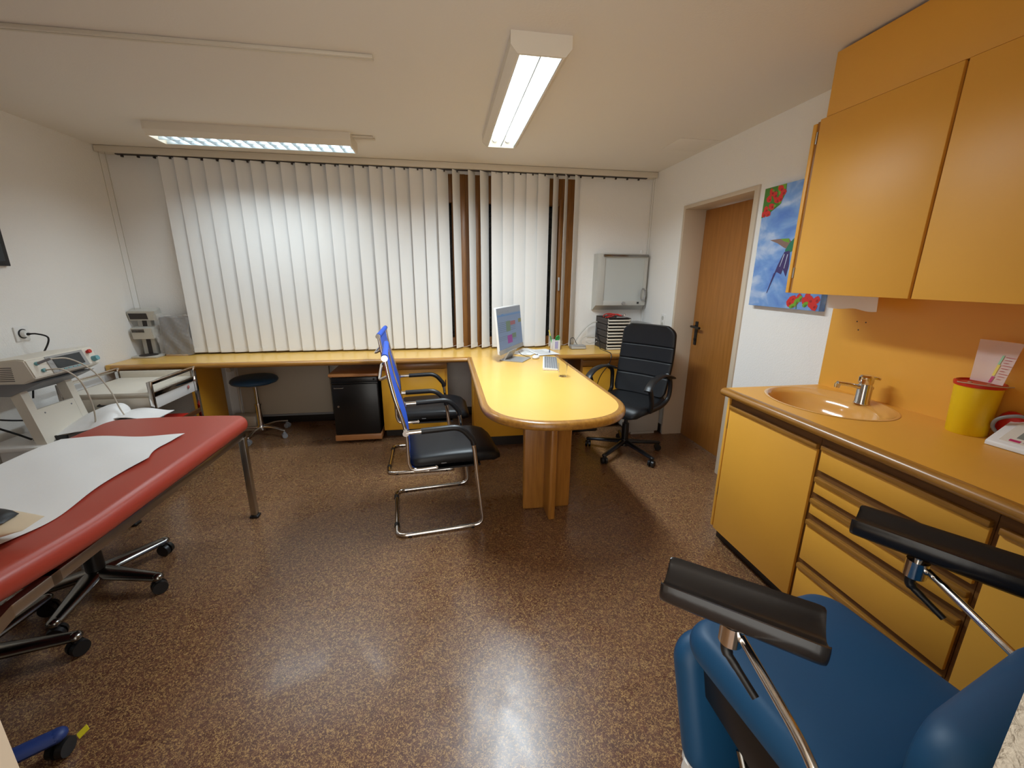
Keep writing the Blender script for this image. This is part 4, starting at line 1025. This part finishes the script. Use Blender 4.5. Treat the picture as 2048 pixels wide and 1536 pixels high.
# ================================================================== SINK COUNTER
CTZ, CF = .903, 1.455
ct = thing('sink_counter', 'ochre counter top with wooden front edge along the right wall', 'counter', (1.75, 1.2, CTZ))
sx, sy, sa_, sb_ = 1.775, 1.62, .232, .275
CY0, CY1 = .22, 1.915
m = MB(); n = 64
inner = [(sx + sa_ * math.cos(2 * math.pi * k / n), sy + sb_ * math.sin(2 * math.pi * k / n)) for k in range(n)]
outer = []
x0, x1, y0, y1 = CF, XR - .002, sy - .294, CY1
for (px_, py_) in inner:
    dx, dy = px_ - sx, py_ - sy
    ts = []
    if dx > 1e-9: ts.append((x1 - sx) / dx)
    if dx < -1e-9: ts.append((x0 - sx) / dx)
    if dy > 1e-9: ts.append((y1 - sy) / dy)
    if dy < -1e-9: ts.append((y0 - sy) / dy)
    t = min(ts); outer.append((sx + dx * t, sy + dy * t))
for corner in ((x0, y0), (x1, y0), (x0, y1), (x1, y1)):
    k = min(range(n), key=lambda i: (outer[i][0] - corner[0]) ** 2 + (outer[i][1] - corner[1]) ** 2); outer[k] = corner
m.loft([[(x, y, CTZ) for x, y in inner], [(x, y, CTZ) for x, y in outer], [(x, y, CTZ - .036) for x, y in outer], [(x, y, CTZ - .036) for x, y in inner]], loop=True)
m.box(CF, XR - .002, CY0, y0, CTZ - .036, CTZ)
finish('top_panel', m, 'ochre', ct, sharp=30)
m = MB(); pr = nose(0, CTZ - .040, CTZ + .0008, .024)
m.loft([[(CF - d, y, z) for d, z in pr] + [(CF + .012, y, CTZ - .040), (CF + .012, y, CTZ + .0008)] for y in (CY0, CY1 - .012, CY1)]); finish('edge_band', m, 'woody', ct)
bs_ = thing('wash_basin', 'oval ochre wash basin set into the counter', 'basin', (sx, sy, CTZ))
bx, ba, bb_ = 1.742, .172, .238
def el(cx, a, b, z): return [(cx + a * math.cos(2 * math.pi * k / 56), sy + b * math.sin(2 * math.pi * k / 56), z) for k in range(56)]
m = MB()
rg = [el(sx, sa_ + .004, sb_ + .004, CTZ + .0012), el(sx, sa_ - .002, sb_ - .002, CTZ + .004), el(sx, sa_ - .010, sb_ - .010, CTZ + .001), el(sx - .006, sa_ - .022, sb_ - .018, CTZ - .008), el(bx + .003, ba + .012, bb_ + .006, CTZ - .012), el(bx, ba, bb_, CTZ - .022), el(bx, ba * .93, bb_ * .94, CTZ - .055), el(bx, ba * .80, bb_ * .82, CTZ - .10), el(bx + .005, ba * .55, bb_ * .58, CTZ - .13), el(bx + .01, ba * .12, bb_ * .10, CTZ - .138)]
m.loft(rg, cap=False); 
rg2 = [el(bx + .01, ba * .12, bb_ * .10, CTZ - .142), el(bx, ba * .9, bb_ * .9, CTZ - .11), el(bx, ba + .01, bb_ + .01, CTZ - .03), el(sx, sa_ - .004, sb_ - .004, CTZ - .004)]
m.loft(rg2, cap=False); finish('bowl', m, 'basin', bs_, sharp=60)
finish('drain', MB().lathe([(0, .004), (.02, .004), (.026, .001), (.026, -.004), (0, -.004)], (bx + .01, sy, CTZ - .138)), 'chrome', bs_)
fc = thing('mixer_tap', 'chrome single-lever mixer tap at the back of the basin', 'tap', (1.945, 1.60, CTZ))
fx_, fy_, fz = 1.945, 1.598, CTZ - .010
finish('body', MB().lathe([(0, 0), (.032, 0), (.032, .006), (.029, .012), (.028, .09), (.025, .098), (0, .1)], (fx_, fy_, fz), seg=24), 'chrome', fc)
m = MB(); m.tube(spline([(fx_, fy_, fz + .075), (fx_ - .05, fy_ + .018, fz + .088), (fx_ - .11, fy_ + .04, fz + .096)], 8), [.015] * 6 + [.013] * 6 + [.012] * 10, 14, flat=.75); m.cyl((fx_ - .108, fy_ + .039, fz + .094), (fx_ - .110, fy_ + .04, fz + .074), .0125, .011)
finish('spout', m, 'chrome', fc)
m = MB().lathe([(0, .098), (.027, .098), (.030, .106), (.030, .130), (.022, .139), (0, .141)], (fx_, fy_, fz), seg=24); m.box(-.008, .045, -.013, .013, 0, .012, .003, mtx=Matrix.Translation((fx_ + .004, fy_ - .004, fz + .126)) @ Matrix.Rotation(R(-30), 4, 'Z') @ Matrix.Rotation(R(8), 4, 'Y'))
finish('lever', m, 'chrome', fc)
finish('drain_rod', MB().cyl((fx_ + .03, fy_ - .01, fz), (fx_ + .03, fy_ - .01, fz + .075), .004).ball((fx_ + .03, fy_ - .01, fz + .078), .008), 'chrome', fc)
o = tag(finish('splashback', MB().box(XR - .008, XR - .0005, CY0, 1.925, CTZ - .002, 1.40), 'ochre'), 'ochre laminate splashback panel on the wall above the counter', 'splashback'); base_at(o, (XR, 1.1, CTZ))
for (y, z) in ((1.78, 1.262), (1.735, 1.262), (1.765, 1.222)): finish('screw_hole', MB().cyl((XR - .0079, y, z), (XR - .0086, y, z), .0035, seg=12), 'dark', o)

# lower cabinets
F0 = 1.48
def lower(label, y0, y1):
    t = thing('counter_cabinet', label, 'cabinet', (1.76, (y0 + y1) / 2, 0), 0, 'cabinets below the sink counter')
    finish('body', MB().box(F0 + .022, XR - .002, y0, y1, .10, CTZ - .165 if y1 > 1.5 else CTZ - .042), 'ochre', t)
    if y1 > 1.5: finish('upper_rail', MB().box(F0 + .022, F0 + .04, y0, y1, CTZ - .165, CTZ - .042), 'woody', t)
    finish('plinth', MB().box(F0 + .05, XR - .01, y0, y1, 0, .10), 'plinth', t)
    finish('face_frame', MB().box(F0 + .012, F0 + .022, y0, y1, .085, CTZ - .042), 'facewood', t)
    return t
def front(t, name, y0, y1, z0, z1, strip):
    f = finish(name, MB().box(F0, F0 + .0125, y0, y1, z0, z1, .0015), 'ochre', t)
    finish('grip_strip', MB().box(F0 - .008, F0 + .0125, y0 - .001, y1 + .001, z1, z1 + strip, .004, 2), 'woody', f)
    return f
t = lower('sink cabinet with one tall ochre door at the door end of the counter', 1.345, 1.912)
f = front(t, 'door', 1.348, 1.885, .080, .795, .022)
finish('side_panel', MB().box(F0 + .002, XR - .002, 1.896, 1.913, .085, CTZ - .042, .002), 'ochre', t)
for z in (.28, .68): finish('hinge', MB().box(F0 + .004, F0 + .013, 1.887, 1.894, z, z + .05, .001), 'steel', t)
t = lower('ochre drawer cabinet with five drawers in the middle of the counter', .785, 1.343)
for z0, z1 in ((.714, .800), (.614, .662), (.518, .565), (.300, .466), (.092, .254)): front(t, 'drawer', .790, 1.328, z0, z1, .022)
t = lower('ochre counter cabinet next to the blue treatment chair', .225, .783)
front(t, 'door', .23, .768, .080, .795, .022)

# upper cabinets
U0, UZ0, UZ1 = 1.71, 1.398, 2.165
def upper(label, y0, y1, d0, d1, endpanel):
    t = thing('wall_cabinet', label, 'cabinet', (1.88, (y0 + y1) / 2, UZ0), 0, 'upper wall cabinets')
    finish('body', MB().box(U0 + .022, XR - .0085, y0, y1, UZ0 + .004, UZ1), 'ochre', t)
    finish('face_edge', MB().box(U0 + .012, U0 + .022, y0, y1, UZ0 + .003, UZ1 - .003), 'woodz', t)
    finish('door', MB().box(U0, U0 + .013, d0, d1, UZ0, UZ1 + .001, .0015), 'ochre', t)
    if endpanel:
        finish('side_panel', MB().box(U0 + .006, XR - .002, 1.893, 1.912, UZ0, UZ1 - .008, .002), 'ochre', t)
        for z in (1.47, 2.07): finish('hinge', MB().cyl((U0 + .011, 1.886, z), (U0 + .011, 1.886, z + .05), .0045), 'steel', t)
    return t
upper('ochre wall cabinet over the basin, beside the bird painting', 1.319, 1.893, 1.325, 1.868, True)
upper('ochre wall cabinet cut off by the right picture edge', .70, 1.317, .71, 1.313, False)
o = tag(finish('filler_panel', MB().box(U0 + .004, U0 + .022, .40, 1.845, UZ1 + .003, 2.416, .0015).box(U0 + .022, XR - .002, 1.828, 1.845, UZ1 + .003, 2.416), 'ochre'), 'ochre filler panel between wall cabinets and ceiling', 'panel'); base_at(o, (1.8, 1.1, UZ1))
t = thing('hanging_paper_towel', 'white paper towel hanging out below the wall cabinet over the basin', 'paper towel', (1.92, 1.72, 1.33))
m = MB(); m.grid(lambda a, b: (1.925 + .012 * math.sin(a * 5), 1.865 - .262 * a - .006 * b, 1.405 - (.078 + .004 * math.sin(a * 9)) * b), 14, 6, .0008); finish('towel_sheet', m, 'paper', t)

# sharps container
sh = thing('sharps_container', 'yellow sharps bin with red lid on the counter', 'sharps bin', (1.955, 1.195, CTZ))
m = MB().lathe([(0, 0), (.054, 0), (.057, .004), (.065, .186), (0, .186)], (1.955, 1.195, CTZ), seg=36); finish('bin', m, 'sharps', sh)
m = MB().lathe([(0, .186), (.068, .184), (.0695, .190), (.0695, .198), (.063, .201), (.058, .194), (0, .194)], (1.955, 1.195, CTZ), seg=36); l_ = finish('lid', m, 'redplastic', sh)
m = MB().ball((1.90, 1.19, CTZ + .200), .007, .007, .004).ball((1.925, 1.15, CTZ + .199), .006, .006, .003); m.tube(spline([(1.888, 1.22, CTZ + .196), (1.886, 1.18, CTZ + .199), (1.905, 1.14, CTZ + .199), (1.94, 1.115, CTZ + .199), (1.965, 1.105, CTZ + .20)], 6), .0022, 6); finish('lid_strap', m, 'cardboard', l_)
pb = thing('printed_pouch', 'translucent printed pouch with a syringe picture leaning behind the sharps bin lid', 'pouch', (1.96, 1.17, CTZ + .201))
pz = CTZ + .202
def pch(a, b, d=0): return Vector((1.945 + .030 * b - d + .004 * math.sin(a * 4), 1.222 - .098 * a + b * (.022 - .028 * a), pz + .150 * b))
m = MB(); m.grid(lambda a, b: pch(a, b), 10, 12, .001); fo = finish('pouch_film', m, 'film', pb)
def pq(m, a0, a1, b0, b1): return m.loft([[pch(a0, b0, d), pch(a1, b0, d), pch(a1 + .04, b1, d), pch(a0 + .04, b1, d)] for d in (.0014, .002)])
finish('print', pq(MB(), .54, .63, .02, .17), 'magenta', fo, label='magenta print block'); finish('print', pq(MB(), .57, .65, .19, .46), 'yellowprint', fo, label='yellow syringe barrel print'); finish('print', pq(MB(), .60, .66, .46, .68), 'palegreen', fo, label='pale green needle print')
m = MB()
for k in range(9): pq(m, .72, .84 + .06 * (k % 3), .12 + k * .065, .135 + k * .065)
finish('print', m, 'pinkred', fo, label='dark red lines of print')
# blood pressure monitor
bp = thing('blood_pressure_monitor', 'white blood pressure monitor with grey display on the counter', 'blood pressure monitor', (1.95, 1.00, CTZ))
T = Matrix.Translation((1.955, 1.010, CTZ + .0)) @ Matrix.Rotation(R(4), 4, 'Z')
prof = [(-.066, .002), (-.066, .014), (-.060, .020), (.045, .083), (.058, .083), (.066, .06), (.066, .002)]
m = MB(); m.loft([[T @ Vector((x, y, z)) for x, z in prof] for y in (-.085, .085)]); bd = finish('case', m, 'white', bp, sharp=50)
sl_ = Vector((.105, 0, .063)).normalized(); nv = Vector((-.063, 0, .105)).normalized()
def bpp(s, y, d): return T @ (Vector((-.060, y, .020)) + sl_ * s + nv * d)
def bps(m, s0, s1, y0, y1, d0, d1): return m.loft([[bpp(s0, y0, d), bpp(s1, y0, d), bpp(s1, y1, d), bpp(s0, y1, d)] for d in (d0, d1)])
pl = finish('face_plate', bps(MB(), .012, .118, -.075, .060, 0, .002), 'cream', bp)
finish('display', bps(MB(), .036, .105, -.06, .028, .002, .0032), 'lcd', pl); finish('logo_block', bps(MB(), .016, .026, .010, .038, .002, .0028), 'magenta', pl)
finish('text_line', bps(bps(MB(), .018, .020, -.05, .004, .002, .0026), .022, .024, -.05, .004, .002, .0026), 'alu', pl)
finish('foot', MB().box(1.90, 1.92, .95, 1.07, CTZ, CTZ + .0025).box(1.99, 2.01, .95, 1.07, CTZ, CTZ + .0025), 'black', bp)
finish('hose', MB().tube(spline([T @ Vector((.05, .02, .09)), T @ Vector((.02, .06, .105)), T @ Vector((.0, .10, .085)), T @ Vector((.01, .115, .05)), T @ Vector((.03, .10, .02)), T @ Vector((.05, .09, .012))], 8), .006, 10), 'midgrey', bp)
o = tag(finish('red_bag', MB().ball((2.005, 1.105, CTZ + .055), .024, .045, .055, 16), 'redplastic'), 'red plastic item on the counter behind the sharps bin', 'container'); base_at(o, (2.005, 1.105, CTZ))

# ================================================================== BIRD PAINTING
PX, PY, PZ = 2.0, 2.52, 1.295
pt = thing('bird_picture', 'tall blue canvas of a long-tailed bird and red flowers, right of the door', 'painting', (XR, 2.25, PZ))
finish('canvas', MB().box(PX + .001, XR - .001, PY - .54, PY, PZ, PZ + .712, .002), 'sky', pt)
mats_ = ['p_red', 'p_dred', 'p_green', 'p_lgreen', 'p_teal', 'p_purple', 'p_mauve', 'p_cloud']
m = MB(); lay = [0]
def poly(i, pts):
    lay[0] += 1; m.use(i); x = PX - .0002 - lay[0] * .000012
    m.bm.faces.new([m.bm.verts.new((x, PY - s, PZ + t)) for s, t in pts]).material_index = i
def blob(i, s, t, r, r2=None, n=9, seed=0, rot=0):
    rn = random.Random(seed); r2 = r2 or r; P_ = []
    for k in range(n):
        a = 2 * math.pi * k / n; q = rn.uniform(.72, 1.12); x, y = r * q * math.cos(a), r2 * q * math.sin(a)
        P_.append((s + x * math.cos(rot) - y * math.sin(rot), t + x * math.sin(rot) + y * math.cos(rot)))
    P_ = [(min(max(a, .001), .539), min(max(b, .001), .711)) for a, b in P_]
    poly(i, P_)
poly(2, [(.001, .711), (.17, .711), (.172, .66), (.14, .60), (.08, .57), (.03, .545), (.001, .54)])
poly(3, [(.10, .711), (.17, .711), (.165, .67), (.12, .655)])
rn = random.Random(5)
for k, (s, t) in enumerate(((.06, .68), (.045, .645), (.13, .69), (.11, .63), (.03, .585), (.075, .60), (.15, .665), (.09, .66), (.015, .56), (.135, .635), (.05, .56))):
    blob(0, s, t, .026, .020, 8, k, rn.uniform(0, 3)); blob(1, s + .008, t - .006, .010, .008, 7, k + 30)
for s, t in ((.07, .69), (.10, .60), (.14, .61)): blob(3, s, t, .012, .007, 7, int(s * 100))
finish('painted_flowers', m, mats_, pt, smooth=False); m = MB()
poly(6, [(.105, .400), (.18, .402), (.255, .398), (.275, .380), (.262, .335), (.225, .350), (.17, .378)])
poly(3, [(.19, .402), (.255, .399), (.26, .375), (.22, .385)])
poly(4, [(.262, .372), (.30, .405), (.335, .425), (.35, .41), (.33, .36), (.29, .325), (.245, .315), (.238, .335)])
blob(4, .35, .425, .03, .026, 12, 4); poly(6, [(.372, .43), (.43, .445), (.373, .422)])
poly(5, [(.235, .325), (.20, .25), (.155, .105), (.148, .10), (.185, .20), (.20, .21), (.235, .196), (.245, .225), (.275, .182), (.285, .24), (.275, .33)])
poly(5, [(.20, .22), (.148, .085), (.143, .082), (.178, .20)])
poly(7, [(.235, .315), (.215, .24), (.219, .24), (.24, .31)]); poly(7, [(.26, .31), (.25, .23), (.254, .23), (.266, .31)])
finish('painted_bird', m, mats_, pt, smooth=False); m = MB()
for k, (s, t) in enumerate(((.355, .058), (.335, .035), (.375, .035), (.40, .065), (.455, .068), (.49, .035), (.515, .06), (.475, .055), (.505, .025), (.44, .045))): blob(0, s, t, .030, .022, 8, k + 60, rn.uniform(0, 3)); blob(1, s + .006, t - .004, .010, .008, 7, k + 90)
for s, t, ro_ in ((.385, .045, 1.0), (.362, .018, .3), (.405, .06, 1.2), (.447, .030, .6)): blob(3, s, t, .024, .014, 9, int(s * 999), ro_); blob(2, s + .005, t - .004, .012, .006, 7, int(s * 777), ro_)
poly(2, [(.384, .04), (.389, .04), (.393, .002), (.388, .002)])
finish('painted_flowers', m, mats_, pt, smooth=False)

# ================================================================== BLUE TREATMENT CHAIR
bc = thing('treatment_chair', 'petrol blue treatment chair with black trough armrests in the lower right corner', 'chair', (.90, .70, 0))
def cushion(hw, y0, y1, rc, z0, z1, ins=.035):
    m = MB(); rings = []
    for k in range(11):
        a = -math.pi / 2 + math.pi * k / 10; i_ = ins * (1 - math.cos(a)); z = (z0 + z1) / 2 + (z1 - z0) / 2 * math.sin(a); rings.append(rr(hw - i_, y0 + i_, y1 - i_, rc, z))
    rings.append(rr(hw - .1, y0 + .1, y1 - .1, .05, z1 + .006)); return m.loft(rings)
sc2 = cushion(.262, -.23, .23, .07, .435, .535)
sc2.bm.transform(Matrix.Translation((.918, .68, 0)) @ Matrix.Rotation(R(6), 4, 'Z')); finish('seat', sc2, 'blue', bc, sharp=60)
m = cushion(.255, -.20, .20, .07, -.045, .045); m.bm.transform(Matrix.Translation((.90, .87, .25)) @ Matrix.Rotation(R(6), 4, 'Z') @ Matrix.Rotation(R(72), 4, 'X')); finish('leg_rest', m, 'blue', bc, sharp=60)
m = cushion(.27, -.185, .185, .09, -.055, .055); m.bm.transform(Matrix.Translation((1.015, .415, .565)) @ Matrix.Rotation(R(14), 4, 'Z') @ Matrix.Rotation(R(84), 4, 'X')); finish('backrest', m, 'blue', bc, sharp=60)
m = MB().box(.70, 1.14, .52, .88, .30, .43, .01).box(.80, 1.04, .55, .80, .06, .30, .01); finish('chassis', m, 'black', bc)
m = MB().box(.68, 1.16, .44, .50, .02, .07, .01).box(.68, 1.16, .80, .86, .02, .07, .01).box(.86, .96, .46, .84, .02, .08, .01); finish('base', m, 'white', bc)
for x in (.70, 1.14):
    for y in (.47, .83): finish('foot', MB().cyl((x, y, 0), (x, y, .045), .028, .024), 'white', bc)
finish('gas_strut', MB().cyl((.735, .80, .40), (.72, .60, .15), .007).cyl((.728, .70, .27), (.72, .60, .15), .012), 'darksteel', bc)
def trough(label, fr, re, wid, z, tubepath, clampxy):
    fr, re = Vector((*fr, z)), Vector((*re, z)); d = (re - fr).normalized(); s = Vector((d.y, -d.x, 0))
    L_ = (re - fr).length; m = MB(); rings = []
    prof = []
    n_ = 10
    for k in range(n_ + 1):
        a = -.86 + 1.72 * k / n_; prof.append((a * wid / 2, .040 * abs(a) ** 1.8 - .006))
    prof += [(wid / 2 * .95, .025), (wid / 2, .015), (wid / 2, -.001), (wid / 2 * .94, -.015)]
    for k in range(n_ + 1):
        a = .82 - 1.64 * k / n_; prof.append((a * wid / 2, .010 * abs(a) ** 2 - .031))
    prof += [(-wid / 2 * .94, -.015), (-wid / 2, -.001), (-wid / 2, .015), (-wid / 2 * .95, .025)]
    for q in range(21):
        t_ = [0, .008, .03, .06][q] if q < 4 else ([1, .992, .97, .94][20 - q] if q > 16 else .06 + .88 * (q - 3) / 14)
        k = [.88, .96, .99][min(q, 20 - q)] if min(q, 20 - q) < 3 else 1
        w_ = 1 + .10 * t_
        rings.append([fr + d * (L_ * t_) + s * (x * k * w_) + Vector((0, 0, zz * k)) for x, zz in prof])
    m.loft(rings); a_ = finish('armrest', m, 'pad', bc, sharp=50)
    cx, cy_ = clampxy; 
    finish('clamp', MB().cyl((cx, cy_, z - .084), (cx, cy_, z - .037), .024, .024, 24).cyl((cx, cy_, z - .04), (cx, cy_, z - .012), .012), 'chrome', a_)
    finish('lever', MB().tube(spline([(cx - .004, cy_ + .004, z - .082), (cx - .004, cy_, z - .110), (cx + .004, cy_ - .03, z - .130), (cx + .015, cy_ - .075, z - .155)], 6), [.012] * 8 + [.009] * 4 + [.008] * 20, 10), 'black', a_)
    finish('support_tube', MB().tube(arc_path(tubepath, .06), .009, 12), 'chrome', a_)
ZA = .785
trough('', (.490, .758), (.722, .555), .118, ZA, [(.605, .640, ZA - .06), (.572, .44, ZA - .075), (.566, .385, ZA - .10), (.566, .375, .38)], (.592, .648))
trough('', (1.172, .905), (1.343, .620), .128, ZA, [(1.235, .745, ZA - .06), (1.165, .52, ZA - .085), (1.16, .46, ZA - .10), (1.16, .45, .38)], (1.218, .760))
finish('side_rail', MB().box(.555, 1.17, .44, .47, .36, .385, .004), 'darksteel', bc)

# ================================================================== CAMERA, WORLD, VIEW
cam = bpy.data.cameras.new('camera'); cam.sensor_fit = 'HORIZONTAL'; cam.sensor_width = 36.0; cam.lens = 36.0 * 826.67 / 2048
cam.clip_start = 0.02
co_ = bpy.data.objects.new('camera', cam); COL.objects.link(co_)
yaw, pit, rol = .159860165, -.255625871, .00737908531
f_ = Vector((math.sin(yaw) * math.cos(pit), math.cos(yaw) * math.cos(pit), math.sin(pit))); r_ = Vector((math.cos(yaw), -math.sin(yaw), 0)); u_ = r_.cross(f_)
r2 = r_ * math.cos(rol) + u_ * math.sin(rol); u2 = -r_ * math.sin(rol) + u_ * math.cos(rol)
co_.matrix_world = Matrix(((r2.x, u2.x, -f_.x, 0), (r2.y, u2.y, -f_.y, 0), (r2.z, u2.z, -f_.z, 1.47), (0, 0, 0, 1)))
SC.camera = co_
w = bpy.data.worlds.new('world'); SC.world = w; w.use_nodes = True
bgn = w.node_tree.nodes['Background']; bgn.inputs[0].default_value = (1.0, 0.96, 0.89, 1); bgn.inputs[1].default_value = 2.3
SC.view_settings.view_transform = 'Standard'; SC.view_settings.look = 'None'; SC.view_settings.gamma = 1.0; SC.view_settings.use_curve_mapping = False
SC.view_settings.exposure = 0.25
SC.cycles.use_denoising = True
SC.cycles.max_bounces = 10; SC.cycles.diffuse_bounces = 6; SC.cycles.transparent_max_bounces = 12
SC.cycles.sample_clamp_indirect = 6.0
